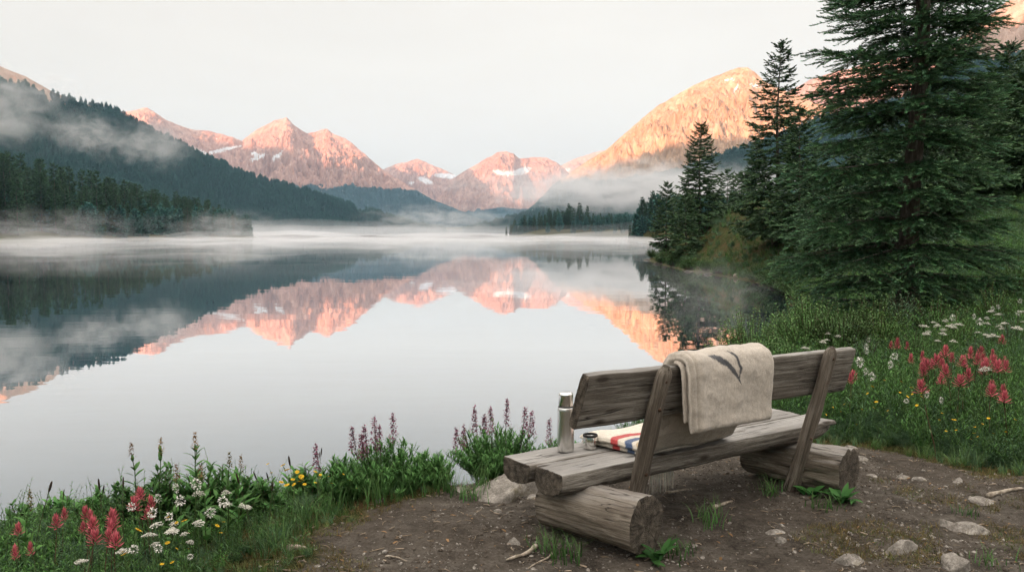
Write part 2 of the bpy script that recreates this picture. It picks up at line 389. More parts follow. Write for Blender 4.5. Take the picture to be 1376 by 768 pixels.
def mountain(name, pts, mat, wf=1.7, wb=1.2, nu=420, nv=150, seed=0, rough=.16, lam=.8, forest_h=None, snow=(), label='', jag=.02, base=-3.0, pw=1.12, fwd=None, bald=None):
    """pts: (px, py, distance) along the skyline; real crest points, flanks falling towards and away from the lake"""
    P = np.array(pts, float); x = (P[:, 0] - 688) / FPX * P[:, 2]; y = P[:, 2]; z = CAMZ + (HOR - P[:, 1]) / FPX * P[:, 2]
    L = np.concatenate([[0], np.cumsum(np.hypot(np.diff(x), np.diff(y)))])
    s = np.linspace(0, L[-1], nu)
    cx, cyy, cz = np.interp(s, L, x), np.interp(s, L, y), np.interp(s, L, z)
    Hm = cz.max()
    cz = cz + jag * Hm * fbm(s / (Hm * .16), seed * 3.1, 0, 4, .55) * .5
    dx, dy = (-cx, -cyy) if fwd is None else (np.full(nu, fwd[0]), np.full(nu, fwd[1]))
    dn = np.hypot(dx, dy); dx, dy = dx / dn, dy / dn
    t = np.concatenate([-np.linspace(1, 0, 45)[:-1] ** 1.2, np.linspace(0, 1, nv) ** 1.15])   # back .. crest .. front foot
    Tt = t[None, :]; A = np.abs(Tt)
    wid = np.where(Tt < 0, wb, wf) * (np.maximum(cz, 20)[:, None] * .75 + Hm * .25)
    px_ = cx[:, None] + dx[:, None] * Tt * wid; py_ = cyy[:, None] + dy[:, None] * Tt * wid
    lam_m = lam * Hm
    warp = .35 * fbm(px_ / lam_m, py_ / lam_m, seed, 3)
    sp = ridged(s[:, None] / lam_m + warp + seed, A * .9 + warp * .5, seed * 1.7, 4, .52)
    sh = (1 - A) ** pw
    env = np.sin(np.pi * np.clip(A, 0, 1) ** .75)
    zz = cz[:, None] * sh + rough * Hm * env * (sp - .72) * 1.6 + .05 * Hm * env * fbm(px_ / (lam_m * .25), py_ / (lam_m * .25), seed, 4)
    zz = zz + .075 * Hm * env * (ridged(px_ / (lam_m * .22), py_ / (lam_m * .22), seed * 2.2, 5, .62) - .6) * 1.6 + .038 * Hm * env * (ridged(px_ / (lam_m * .07), py_ / (lam_m * .07), seed, 3, .6) - .6)
    zz = zz + base * A ** 2 - 14 * A ** 6
    zz = np.minimum(zz, cz[:, None] * (1 - A * .35) + 0.0 * A)
    V = np.stack([px_, py_, zz], -1).reshape(-1, 3)
    # treeline and snowfields
    fo = np.zeros(V.shape[0]); sn = np.zeros(V.shape[0])
    if forest_h is not None:
        hh = forest_h + .12 * forest_h * fbm(V[:, 0] / (lam_m * .5), V[:, 1] / (lam_m * .5), seed + 9, 4)
        fo = sst((hh - V[:, 2]) / (.22 * forest_h), -.5, .5)
    qx = 688 + FPX * V[:, 0] / V[:, 1]; qy = HOR - FPX * (V[:, 2] - CAMZ) / V[:, 1]
    for (sx, sy, rx, ry, an) in snow:
        c_, s_ = math.cos(R(an)), math.sin(R(an)); ex, ey = qx - sx, qy - sy
        d = np.hypot((ex * c_ + ey * s_) / (rx * .85), (-ex * s_ + ey * c_) / (ry * .72)); sn = np.maximum(sn, np.where(np.tile(t, nu) > -.02, 1.05 * (1 - sst(d, .5, 1.35)), 0))
    q = grid_q(nu, len(t))
    me = mesh(name, T(V, q[:, ::-1], (.3, .3, .3)), mat, True, {'forest': fo, 'snow': sn})
    o = obj(name, me); tag(o, label, kind='structure'); return o, V.reshape(nu, len(t), 3), t
RK = m_rock('pink_rock', (.26, .15, .125), (.48, .29, .235), (.60, .40, .335), (.050, .098, .108), .024, 11)  # forest tone made bluer and paler, distance haze put into the colour
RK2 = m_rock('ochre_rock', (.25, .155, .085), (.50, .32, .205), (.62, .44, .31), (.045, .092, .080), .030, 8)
RK3 = m_rock('forest_floor', (.22, .15, .11), (.44, .31, .25), (.54, .40, .33), (.035, .075, .060), .02, 6)
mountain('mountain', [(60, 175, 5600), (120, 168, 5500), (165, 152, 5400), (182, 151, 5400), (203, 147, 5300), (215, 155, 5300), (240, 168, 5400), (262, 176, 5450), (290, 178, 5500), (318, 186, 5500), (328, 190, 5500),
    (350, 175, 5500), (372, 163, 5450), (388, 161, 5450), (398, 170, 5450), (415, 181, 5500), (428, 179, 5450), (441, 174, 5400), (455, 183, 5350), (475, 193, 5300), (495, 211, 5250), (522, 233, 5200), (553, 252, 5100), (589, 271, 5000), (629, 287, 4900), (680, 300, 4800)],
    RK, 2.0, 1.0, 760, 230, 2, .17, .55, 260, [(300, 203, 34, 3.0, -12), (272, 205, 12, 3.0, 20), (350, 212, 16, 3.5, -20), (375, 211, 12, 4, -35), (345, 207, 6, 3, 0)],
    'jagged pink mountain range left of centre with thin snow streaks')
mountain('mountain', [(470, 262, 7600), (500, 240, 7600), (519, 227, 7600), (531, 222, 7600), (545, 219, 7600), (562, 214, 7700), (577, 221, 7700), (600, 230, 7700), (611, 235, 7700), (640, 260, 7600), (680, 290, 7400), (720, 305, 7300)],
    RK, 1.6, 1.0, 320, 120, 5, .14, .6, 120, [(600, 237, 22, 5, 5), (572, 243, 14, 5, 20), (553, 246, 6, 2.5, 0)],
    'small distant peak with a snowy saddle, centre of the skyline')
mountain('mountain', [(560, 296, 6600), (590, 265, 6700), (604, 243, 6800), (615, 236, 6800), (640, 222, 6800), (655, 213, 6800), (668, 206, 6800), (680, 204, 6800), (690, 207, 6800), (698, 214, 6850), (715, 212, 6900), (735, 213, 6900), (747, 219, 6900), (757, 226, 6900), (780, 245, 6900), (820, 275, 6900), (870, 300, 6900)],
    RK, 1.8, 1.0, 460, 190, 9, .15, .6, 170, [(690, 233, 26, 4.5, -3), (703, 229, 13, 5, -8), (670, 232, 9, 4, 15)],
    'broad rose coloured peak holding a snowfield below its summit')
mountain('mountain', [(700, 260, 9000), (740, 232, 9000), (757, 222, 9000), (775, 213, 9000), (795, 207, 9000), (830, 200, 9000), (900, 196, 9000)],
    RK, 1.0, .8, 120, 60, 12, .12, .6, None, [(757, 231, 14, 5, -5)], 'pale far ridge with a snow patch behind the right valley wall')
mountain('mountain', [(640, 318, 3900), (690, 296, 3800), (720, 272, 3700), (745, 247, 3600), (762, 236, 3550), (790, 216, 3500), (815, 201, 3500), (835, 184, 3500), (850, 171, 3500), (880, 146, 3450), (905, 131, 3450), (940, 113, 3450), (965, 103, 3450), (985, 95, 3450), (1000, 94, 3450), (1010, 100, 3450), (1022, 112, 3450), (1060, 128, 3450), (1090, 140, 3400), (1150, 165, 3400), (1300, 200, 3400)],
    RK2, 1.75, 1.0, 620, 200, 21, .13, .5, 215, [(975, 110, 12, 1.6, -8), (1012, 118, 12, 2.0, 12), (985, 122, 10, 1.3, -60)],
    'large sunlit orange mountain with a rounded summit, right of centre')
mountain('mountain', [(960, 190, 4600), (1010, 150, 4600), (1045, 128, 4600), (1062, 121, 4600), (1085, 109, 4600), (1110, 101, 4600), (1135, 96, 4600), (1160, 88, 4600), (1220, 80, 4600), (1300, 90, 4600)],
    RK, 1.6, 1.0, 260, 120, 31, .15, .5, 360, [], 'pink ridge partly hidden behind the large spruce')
Hs, Vs, Ts = mountain('hill', [(1040, 300, 1900), (1100, 250, 1850), (1150, 205, 1800), (1200, 150, 1750), (1262, 78, 1700), (1280, 56, 1680), (1310, 34, 1650), (1340, 8, 1620), (1376, -12, 1600), (1450, -50, 1550), (1600, -90, 1500), (1900, -60, 1300)],
    RK3, 1.5, 1.0, 300, 150, 41, .10, .5, 330, [], 'steep green hillside with a sunlit rocky crest at the far right', jag=.012)
# the ridge at our back that keeps the low sun off the valley floor
sd = np.array([SUNV.x, SUNV.y]); sd /= np.linalg.norm(sd); lat = np.array([-sd[1], sd[0]])
_t = sorted([(float(np.dot(lat, P_)), HOR * 0 + (HOR - yl) / FPX * D_ + (1900 - float(np.dot(sd, P_))) * math.tan(R(SUN_EL)))
    for px_, D_, yl in [(10, 1820, 124), (60, 1900, 135), (250, 5450, 190), (310, 5500, 184), (360, 5450, 212), (440, 5400, 198), (520, 5200, 232), (600, 5000, 268), (675, 6800, 284), (720, 6850, 262), (790, 3500, 242), (850, 3500, 226), (910, 3450, 216), (1000, 3450, 205), (1085, 4500, 250), (1290, 1680, 60), (1340, 1620, 50), (1376, 1600, 48)]
    for P_ in [np.array([(px_ - 688) / FPX * D_, D_])]])
print([(round(a), round(b)) for a, b in _t])
_g = [(-9000, 800), (-7000, 840)] + _t + [(1200, _t[-1][1]), (3500, 600)]
_q = np.linspace(-9000, 3500, 90); _h = np.interp(_q, [a for a, b in _g], [b for a, b in _g])
for _ in range(2): _h[1:-1] = (_h[:-2] + 2 * _h[1:-1] + _h[2:]) / 4
bp = [(*(sd * 1900 + lat * q), h) for q, h in zip(_q, _h)]
# the ridge at our back, kept as its own builder because it lies behind the camera
def back_ridge():
    P = np.array(bp); L = np.concatenate([[0], np.cumsum(np.hypot(np.diff(P[:, 0]), np.diff(P[:, 1])))])
    s = np.linspace(0, L[-1], 260); cx, cy_, cz = (np.interp(s, L, P[:, i]) for i in range(3))
    cz = cz + 14 * fbm(s / 160, 4.0, 0, 4)
    t = np.linspace(-1, 1, 61); A = np.abs(t)[None]
    dx, dy = -sd * 1.0
    X_ = cx[:, None] + dx * t[None] * 1150; Y_ = cy_[:, None] + dy * t[None] * 1150
    Z_ = cz[:, None] * (1 - A) ** 1.1 + 40 * np.sin(np.pi * A) * fbm(X_ / 260, Y_ / 260, 2, 4) - 10 * A
    me = mesh('hill', T(np.stack([X_, Y_, Z_], -1).reshape(-1, 3), grid_q(260, 61), (.1, .1, .1)), RK3, True, {'forest': np.ones(Z_.size), 'snow': np.zeros(Z_.size)})
    tag(obj('hill', me), 'forested ridge behind the viewer', kind='structure')
back_ridge()
Hl, Vl, Tl = mountain('hill', [(-420, 70, 1500), (-200, 75, 1650), (-60, 82, 1750), (0, 88, 1800), (20, 97, 1820), (44, 106, 1850), (81, 128, 1900), (112, 139, 1930), (159, 154, 1980), (190, 171, 2000), (237, 193, 2050), (281, 216, 2100), (338, 240, 2150), (380, 252, 2180), (430, 266, 2200), (491, 285, 2230), (531, 297, 2250), (560, 306, 2250), (600, 313, 2250)],
    RK3, 1.6, 1.0, 500, 180, 51, .07, .9, 285, [], 'long dark forested hill sloping down to the left shore', jag=.006, pw=1.0)
Hr, Vr, Tr = mountain('hill', [(610, 316, 2300), (660, 305, 2250), (690, 296, 2200), (720, 289, 2150), (760, 280, 2100), (800, 268, 2080), (850, 252, 2050), (900, 238, 2000), (935, 226, 2000), (965, 214, 1950), (1010, 200, 1900), (1100, 165, 1850), (1200, 140, 1800), (1350, 120, 1800)],
    RK3, 1.9, 1.0, 420, 150, 61, .08, .8, 700, [], 'forested foothill under the orange mountain', jag=.01, pw=1.0)

# ------------------------------------------------------------------ air: haze and mist
amin, amax = (-6500, -3600, -4.5), (6500, 9800, 1010)
def box_t(lo, hi):
    v = [(x, y, z) for x in (lo[0], hi[0]) for y in (lo[1], hi[1]) for z in (lo[2], hi[2])]
    return T(v, [(0, 1, 3, 2), (4, 6, 7, 5), (0, 4, 5, 1), (2, 3, 7, 6), (0, 2, 6, 4), (1, 5, 7, 3)], (1, 1, 1))
def m_even(name, dens, col=(.93, .95, 1.0), ani=0.0):
    n = NT(name); v = n.n('ShaderNodeVolumePrincipled'); v.inputs['Density'].default_value = dens
    v.inputs['Color'].default_value = (*col, 1); v.inputs['Anisotropy'].default_value = ani
    n.l(v.outputs[0], n.out.inputs['Volume']); return n.m
tag(obj('haze', mesh('haze', box_t(amin, amax), m_even('haze', 6.2e-5, (.38, .58, .78)))), 'pale blue morning air in the valley', kind='stuff')
def m_cloud(name, dens, scale, lo, hi, sc=(1, 1, 1), seed=0.0):
    """uneven mist filling a unit-cube domain, thinning towards all its sides"""
    n = NT(name); c = n.n('ShaderNodeTexCoord').outputs['Object']
    n1 = n.noise(n.map(c, tuple(scale * k for k in sc), (seed, seed * 1.3, seed * .7)), 1.0, 5, .66, .8)
    g = n.n('ShaderNodeSeparateXYZ'); n.l(c, g.inputs[0])
    r = n.n('ShaderNodeVectorMath', operation='LENGTH'); n.l(c, r.inputs[0])
    fall = n.mr(r.outputs['Value'], .35, 1.0, 1, 0)
    d = n.mr(n.math('ADD', n1, n.math('MULTIPLY', n.math('SUBTRACT', fall, .6), .22)), lo, hi, 0, 1)
    d = n.math('MULTIPLY', n.math('MULTIPLY', d, fall), dens)
    v = n.n('ShaderNodeVolumePrincipled'); n.l(d, v.inputs['Density']); v.inputs['Color'].default_value = (.90, .89, .90, 1)
    n.l(v.outputs[0], n.out.inputs['Volume']); return n.m
def ico(sub=3):
    import bmesh
    b = bmesh.new(); bmesh.ops.create_icosphere(b, subdivisions=sub, radius=1.0)
    v = np.array([x.co[:] for x in b.verts]); f = np.array([[y.index for y in x.verts] + [x.verts[2].index] for x in b.faces]); b.free()
    return v, f
IV, IF = ico(3)
def cloud(loc, size, dens, scale, lo=.42, hi=.72, sc=(1, 1, 1), seed=0.0, label='', rz=0.0):
    m = m_cloud('mist', dens, scale, lo, hi, sc, seed)
    o = obj('mist', mesh('mist', T(IV, IF, (1, 1, 1)), m), loc=loc, rot=(0, 0, rz)); o.scale = (size[0] / 2, size[1] / 2, size[2] / 2)
    m.cycles.volume_step_rate = CLOUD_STEP; tag(o, label, kind='stuff'); return o
CLOUD_STEP = .5
def cpx(px0, px1, py0, py1, D, depth, **k):
    f = D / FPX; cx = ((px0 + px1) / 2 - 688) * f
    return cloud((cx, D, CAMZ + (HOR - (py0 + py1) / 2) * f), ((px1 - px0) * f, depth, (py1 - py0) * f), **k)
cpx(540, 1200, 205, 300, 1350, 420, dens=.016, scale=2.6, lo=.44, hi=.68, sc=(2.2, 1.0, .9), seed=3, label='bank of low cloud drifting below the orange mountain')
cpx(-160, 150, 70, 225, 1250, 300, dens=.008, scale=2.4, lo=.46, hi=.70, sc=(1.8, 1, 1.2), seed=8, label='cloud hanging on the upper left hill')
cpx(60, 190, 140, 225, 1200, 160, dens=.010, scale=3.4, lo=.46, hi=.66, seed=5, label='small wisp of cloud on the left hill')
cpx(130, 290, 150, 240, 1200, 160, dens=.010, scale=3.4, lo=.46, hi=.66, sc=(1.3, 1, 1), seed=13, label='thin wisp of cloud above the left trees')
cpx(170, 450, 270, 342, 272, 50, dens=.034, scale=3.2, lo=.50, hi=.78, sc=(1.8, 1, .9), seed=21, label='steam rising off the lake by the left point')
cpx(440, 740, 262, 334, 700, 120, dens=.018, scale=3.0, lo=.47, hi=.76, sc=(1.8, 1, 1), seed=27, label='steam rising off the far end of the lake')
cpx(-140, 270, 268, 340, 220, 40, dens=.028, scale=3.2, lo=.50, hi=.78, sc=(2.2, 1, .9), seed=24, label='steam rising off the lake below the left trees')
cpx(840, 1060, 330, 440, 30, 14, dens=.07, scale=2.6, lo=.50, hi=.80, sc=(1, 1.3, .8), seed=33, label='thin steam over the dark water beside the right bank')
def lake_mist(name, x0, x1, y0, y1, z1, dens, amp, lam, seed, label):
    """a shallow closed sheet of even mist with a billowing top"""
    nx, ny = 120, 120
    x = np.linspace(x0, x1, nx); y = y0 + (y1 - y0) * np.linspace(0, 1, ny) ** 2
    X_, Y_ = np.meshgrid(x, y, indexing='ij')
    e = np.minimum(sst(Y_, y0, y0 + (y1 - y0) * .25), 1) * sst(X_, x0, x0 + (x1 - x0) * .08) * (1 - sst(X_, x1 - (x1 - x0) * .08, x1))
    lm = lam * (1 + Y_ / 150)
    h = z1 * e * np.clip(.55 + amp * fbm(X_ / lm, Y_ / lm, seed, 4), .05, 3) + .06
    top = np.stack([X_, Y_, h], -1).reshape(-1, 3); bot = np.stack([X_, Y_, 0 * h + .03], -1).reshape(-1, 3)
    q = grid_q(nx, ny); n = nx * ny
    idx = np.arange(n).reshape(nx, ny)
    ring = np.concatenate([idx[:, 0], idx[-1, 1:], idx[-2::-1, -1], idx[0, -2:0:-1]]); r2 = np.roll(ring, -1)
    side = np.stack([ring, ring + n, r2 + n, r2], 1)[:, ::-1]
    o = obj('mist', mesh('mist', T(np.vstack([top, bot]), np.vstack([q, q[:, ::-1] + n, side]), (1, 1, 1)), m_even(name, dens, (.88, .87, .88)), True))
    tag(o, label, kind='stuff')
lake_mist('mist_low', -170, 60, 22, 520, 1.0, .0070, 1.4, 9, 1, 'thin mist lying on the near water')
lake_mist('mist_mid', -300, 130, 60, 1300, 3.0, .0019, 1.9, 26, 2, 'mist layer lying over the middle of the lake')
lake_mist('mist_far', -520, 210, 120, 2400, 7.0, .00042, 2.0, 55, 3, 'deeper mist over the far half of the lake')
lake_mist('mist_upper', -520, 210, 200, 2450, 16.0, .00022, 2.2, 70, 6, 'loose upper mist billowing above the far lake')
# ------------------------------------------------------------------ conifers
def sprig_needles(L=.28, n=36, nl=.048, nw=.0125, seed=0, c0=(.020, .050, .030), c1=(.050, .105, .070)):
    """a spruce twig along +X: stem and needles standing off its top and sides"""
    r = random.Random(seed); ts = [tube([(0, 0, 0), (L * .5, 0, .004), (L, 0, 0)], [.004, .003, .0015], 3, (.05, .035, .025), False)]
    for i in range(n):
        t = (i + .5) / n; a = r.uniform(-1.9, 1.9); l = nl * r.uniform(.8, 1.15) * (1 - .35 * t)
        lv = T([(0, -nw / 2, 0), (0, nw / 2, 0), (l, nw * .2, 0), (l, -nw * .2, 0)], [(0, 1, 2, 3)], (0, 0, 0))
        k = t ** 1.5; lv.c[:] = np.array(c0) * (1 - k) + np.array(c1) * k
        M = Matrix.Translation((t * L, 0, 0)) @ Matrix.Rotation(a, 4, 'X') @ Matrix.Rotation(-.95 + .35 * t, 4, 'Y') @ Matrix.Rotation(r.uniform(-.6, .6), 4, 'X')
        ts.append(place(lv, [np.array(M)]))
    return join(ts)
def sprig_blades(L=.6, n=10, bl=.27, bw=.085, seed=0, c0=(.036, .072, .034), c1=(.070, .125, .055), flat=1.3):
    r = random.Random(seed); ts = []
    for i in range(n):
        t = (i + .4) / n; sgn = 1 if i % 2 else -1
        l = bl * (1.1 - .5 * t) * r.uniform(.7, 1.25); w_ = bw * r.uniform(.7, 1.2)
        lv = T([(0, -w_ * .4, 0), (0, w_ * .4, 0), (l * .75, w_ * .5, -.08 * l), (l, 0, -.18 * l)], [(0, 1, 2, 3)], tuple(np.array(c0) * (1 - t) + np.array(c1) * t))
        M = Matrix.Translation((t * L * .85, 0, r.uniform(-.03, .03) * L)) @ Matrix.Rotation(sgn * r.uniform(.35, 1.0), 4, 'Z') @ Matrix.Rotation(r.uniform(-flat, flat), 4, 'X') @ Matrix.Rotation(r.uniform(-.2, .35), 4, 'Y')
        ts.append(place(lv, [np.array(M)]))
    return join(ts)
def conifer(H, Rad, seed, nbr, sprigs, sp, tw=.42, z0=.06, droop=.30, up=.10, shape=.75, trunk_r=None, wood=False, gap=0.0, lean=0.0, side=None, tip_k=1.0, sscale=(.8, 1.15), low=.35, twigs=1.0, dead=0, fork=1, roll=.35, whorl=0):
    """returns trunk T and crown T. Whorled boughs, two-sided twigs, each carrying sprigs."""
    r = random.Random(seed); pos, fw, sc = [], [], []; ws = []
    trunk_r = trunk_r or H * .013
    tz = np.linspace(0, H, 14); bend = [(.02 * H * lean * (z / H) ** 2 + .006 * H * math.sin(z * .9 + seed), .004 * H * math.cos(z * .7 + seed), z) for z in tz]
    tr = tube(bend, [max(.008, trunk_r * (1.0 - (z / H)) ** .85 + (.35 * trunk_r * max(0, 1 - z / (.05 * H)))) for z in tz], 10, (.1, .08, .06))
    bx = lambda z: (np.interp(z, tz, [b[0] for b in bend]), np.interp(z, tz, [b[1] for b in bend]))
    z = z0 * H; i = 0; a0 = r.uniform(0, 6.28)
    while i < nbr:
        f = i / nbr; zz = H * (z0 + (1 - z0) * (1 - (1 - f) ** .86)) + r.uniform(-.012, .012) * H; zz = min(zz, H * .985)
        if whorl and zz < H * .9: zz = round(zz / whorl) * whorl + r.gauss(0, .09) * whorl
        zz = min(max(zz, .02 * H), H * .985)
        a0 += 2.4 + r.uniform(-.5, .5); k = (zz / H - z0) / (1 - z0)
        env = (1 - k) ** shape * (low + (1 - low) * min(1, k / .12))
        Lb = Rad * env * r.uniform(.68, 1.12) + .012 * H * (1 - k * .5)
        if side:
            sd_ = side(a0, zz, r)
            if sd_ <= 0: i += 1; continue
            Lb *= sd_
        if gap and r.random() < gap: i += 1; continue
        ca, sa = math.cos(a0), math.sin(a0); ox, oy = bx(zz); i += 1
        dz = -droop * (1 - .65 * k) * r.uniform(.7, 1.3); u0 = up + .45 * k ** 1.5
        def bp_(t): return np.array([ox + ca * Lb * t, oy + sa * Lb * t, zz + Lb * (u0 * t + dz * t * t + .16 * t ** 4)])
        if wood and Lb > .25:
            ws.append(tube([bp_(t) for t in (0, .3, .6, .95)], [max(.005, Lb * .010), max(.004, Lb * .008), max(.003, Lb * .005), .003], 4, (.07, .05, .035), False))
        nt_ = max(5, int(Lb * twigs / (tw * .38)))
        for j in range(nt_):
            t = .14 + .86 * (j + r.uniform(.1, .9)) / nt_; p = bp_(t); d = bp_(min(t + .05, 1.05)) - bp_(t); d /= np.linalg.norm(d)
            for sg in (-1, 1):
                an = sg * r.uniform(.65, 1.15) * (1 - .25 * t); tl = (tw * (1.15 - .75 * t) * (.45 + .55 * min(1, Lb / Rad * 1.3))) * r.uniform(.7, 1.2) * Rad * .55
                c_, s_ = math.cos(an), math.sin(an); dd = np.array([d[0] * c_ - d[1] * s_, d[0] * s_ + d[1] * c_, d[2] - r.uniform(.05, .28)])
                m = max(1, int(tl / (sp * .62)))
                for q in range(m):
                    for sg2 in ((0,) if fork == 1 else (-1, 1)):
                        pp = p + dd * tl * (q / m); pos.append(pp + np.array([0, 0, -.12 * tl * (q / m) ** 2]))
                        w2 = r.uniform(-.55, .55) if fork == 1 else sg2 * r.uniform(.3, .85); c2, s2 = math.cos(w2), math.sin(w2)
                        fw.append((dd[0] * c2 - dd[1] * s2, dd[0] * s2 + dd[1] * c2, dd[2] - .10 + r.uniform(-.15, .22))); sc.append(r.uniform(*sscale) * (.55 + .45 * min(1, Lb / Rad * 1.4)))
        pos.append(bp_(.92)); fw.append(tuple(bp_(1.0) - bp_(.92))); sc.append(1.0)
    for q in range(4): pos.append(np.array([*bx(H * .97), H * .965])); fw.append((math.cos(q * 1.6) * .3, math.sin(q * 1.6) * .3, 1)); sc.append(.8 * tip_k)
    for q in range(dead):
        a = r.uniform(0, 6.28); zz = H * r.uniform(.03, z0 + .12); L_ = r.uniform(.4, 1.1) * Rad * .6; ox, oy = bx(zz)
        ws.append(tube([(ox, oy, zz), (ox + math.cos(a) * L_ * .5, oy + math.sin(a) * L_ * .5, zz - .03 * L_), (ox + math.cos(a + .2) * L_, oy + math.sin(a + .2) * L_, zz - .28 * L_)], [.018, .012, .004], 4, (.10, .085, .07)))
    pos = np.array(pos); n = len(pos); nr = np.random.default_rng(seed)
    pick = nr.integers(0, len(sprigs), n); M = frames(pos, fw, sc, nr.uniform(-roll, roll, n)); cm = nr.uniform(.75, 1.3, (n, 1)) * np.array([1, 1, 1]) * nr.uniform(.92, 1.08, (n, 3))
    crown = join([place(sprigs[k], M[pick == k], cm[pick == k]) for k in range(len(sprigs)) if (pick == k).any()])
    return tr, crown, (join(ws) if ws else None), n
def tree_thing(name, loc, parts, rz=0, sc=1.0, label=None, group=None, cat='tree'):
    t = empty(name, loc, rz, label, cat, group); t.scale = (sc, sc, sc)
    for nm, me in parts: obj(nm, me, t)
    return t
def gz(x, y): return float(ground_z(np.array([x]), np.array([y]))[0])
def at_ground(px, D): 
    x = (px - 688) / FPX * D; return (x, D, gz(x, D) - .03)
# --- hero spruce on the right
SN = [sprig_needles(seed=k, c0=(.034, .080, .038), c1=(.115 + .014 * k, .235 + .018 * k, .130)) for k in range(4)]
def hero(name, px, D, H, Rad, nbr, seed, label, tw=1.0, gap=0.0, side=None, z0=.05, **k):
    tr, cr, wd, n = conifer(H, Rad, seed, nbr, SN, .26, tw=tw, wood=True, side=side, z0=z0, gap=gap, fork=2, sscale=(.85, 1.3), **k)
    parts = [('trunk', mesh('trunk', join([tr, wd]), M_BARK, True)), ('crown', mesh('crown', cr, M_NEEDLE))]
    print(name, 'sprigs', n)
    return tree_thing(name, at_ground(px, D), parts, 0, 1, label)
hero('spruce_tree', 1226, 12.5, 11.5, 1.66, 320, 4, 'large blue green spruce with a bare grey trunk behind the flower meadow, top cut off', dead=9, droop=.36, low=.95, shape=.86, trunk_r=.15, whorl=.40, side=lambda a, z, r: (0 if math.sin(a) < -.5 and r.random() < .18 else (.6 if math.sin(a) < -.6 else (.80 if math.cos(a) > .45 else 1.04))))
SB = [sprig_blades(seed=k) for k in range(4)]
def midtree(name, px, D, top_py, Rad, nbr, seed, label, sp=.55, tw=.8, gap=.0, sprigs=SB, **k):
    x, y, z = at_ground(px, D); H = (HOR - top_py) / FPX * D + CAMZ - z
    tr, cr, wd, n = conifer(H, Rad, seed, nbr, sprigs, sp, tw=tw, gap=gap, **k)
    parts = [('trunk', mesh('trunk', tr, M_BARK, True)), ('crown', mesh('crown', cr, M_NEEDLE))]
    print(name, px, 'H', round(H, 1), 'sprigs', n, 'z', round(z, 2))
    return tree_thing(name, (x, y, z), parts, 0, 1, label)
SBs = [sprig_blades(L=.42, n=9, bl=.22, bw=.088, seed=k + 9) for k in range(4)]
midtree('spruce_tree', 1042, 47, 60, 2.75, 120, 11, 'tall narrow spruce with a spiky top standing on the right bank', sprigs=SBs, sp=.42, low=.85, droop=.30, shape=.84)
midtree('spruce_tree', 1072, 43, 148, 1.9, 90, 12, 'shorter spruce tucked close behind the tall narrow one', sprigs=SBs, sp=.42)
midtree('spruce_tree', 939, 64, 168, 2.45, 120, 13, 'pointed dense spruce on the grassy point of the right shore', sprigs=SBs, sp=.42, low=.85, shape=.84, droop=.3)
midtree('spruce_tree', 921, 60, 262, 1.5, 60, 14, 'low bushy young spruce at the foot of the pointed one', sprigs=SBs, sp=.42, low=1.0)
midtree('spruce_tree', 895, 72, 246, 1.55, 80, 15, 'slim spruce at the very tip of the right shore point', sprigs=SBs, sp=.42)
midtree('spruce_tree', 976, 95, 229, 2.0, 60, 16, 'darker spruce, left of a pair behind the grassy mound')
midtree('spruce_tree', 992, 97, 234, 1.9, 60, 17, 'darker spruce, right of a pair behind the grassy mound')
midtree('spruce_tree', 1108, 34, 238, 1.9, 80, 18, 'spruce half hidden by the left boughs of the large spruce', sprigs=SBs, sp=.42)
# --- wood behind and to the right of the hero
for i, (px, D, tp, rd) in enumerate([(1300, 33, 112, 2.2), (1348, 36, 66, 2.2), (1372, 30, 100, 2.0), (1322, 44, 105, 2.2), (1270, 30, 175, 2.2), (1245, 42, 150, 2.4), (1190, 38, 190, 2.2), (1404, 34, 38, 2.4), (1150, 42, 205, 2.0), (1218, 30, 175, 2.1)]):
    txt = ['left of the pair above the grassy bank, right of the large spruce', 'second from the right edge, tall with a thin tip', 'at the right edge above the pale boulders', 'further back between the tall ones near the right edge',
           'just right of the large spruce trunk', 'far behind the right boughs of the large spruce', 'far behind the left boughs of the large spruce', 'cut by the right edge, tallest of the wood', 'showing left of the large spruce through its boughs', 'small and dim straight behind the large spruce trunk'][i]
    midtree('spruce_tree', px, D, tp, rd, 70, 30 + i, 'dark spruce ' + txt, gap=.0, low=.9, droop=.2)
# --- far trees: four shapes whose copies share their meshes
FAR = []
for k in range(5):
    SF = [sprig_blades(L=1.5, n=6, bl=.8, bw=.26, seed=40 + k + j, c0=(.024, .056, .034), c1=(.048, .100, .050)) for j in range(3)]
    tr, cr, wd, n = conifer(22, [2.5, 3.0, 2.2, 2.7, 1.9][k], 60 + k, [64, 70, 56, 60, 50][k], SF, 1.5, tw=.6, z0=.05, gap=[0, .04, .12, .06, .2][k], roll=1.3, sscale=(1.0, 1.4), low=.8, shape=[.7, .8, .65, .75, .6][k])
    FAR.append((mesh('trunk', tr, M_BARK, True), mesh('crown', cr, M_NEEDLE)))
def nth(n):
    return '%d%s' % (n, 'th' if 10 <= n % 100 <= 20 else {1: 'st', 2: 'nd', 3: 'rd'}.get(n % 10, 'th'))
def far_trees(spots, text, group):
    spots = sorted(spots, key=lambda s: proj((s[0], s[1], 2))[0])
    for i, (x, y, z, h) in enumerate(spots):
        k = random.randrange(5)
        t = tree_thing('conifer_tree', (x, y, z - .3), [('trunk', FAR[k][0]), ('crown', FAR[k][1])], random.uniform(0, 6.28), h / 22, text % nth(i + 1), group)
        wd_ = random.uniform(.85, 1.2); t.scale = (t.scale[0] * wd_, t.scale[1] * wd_, t.scale[2])
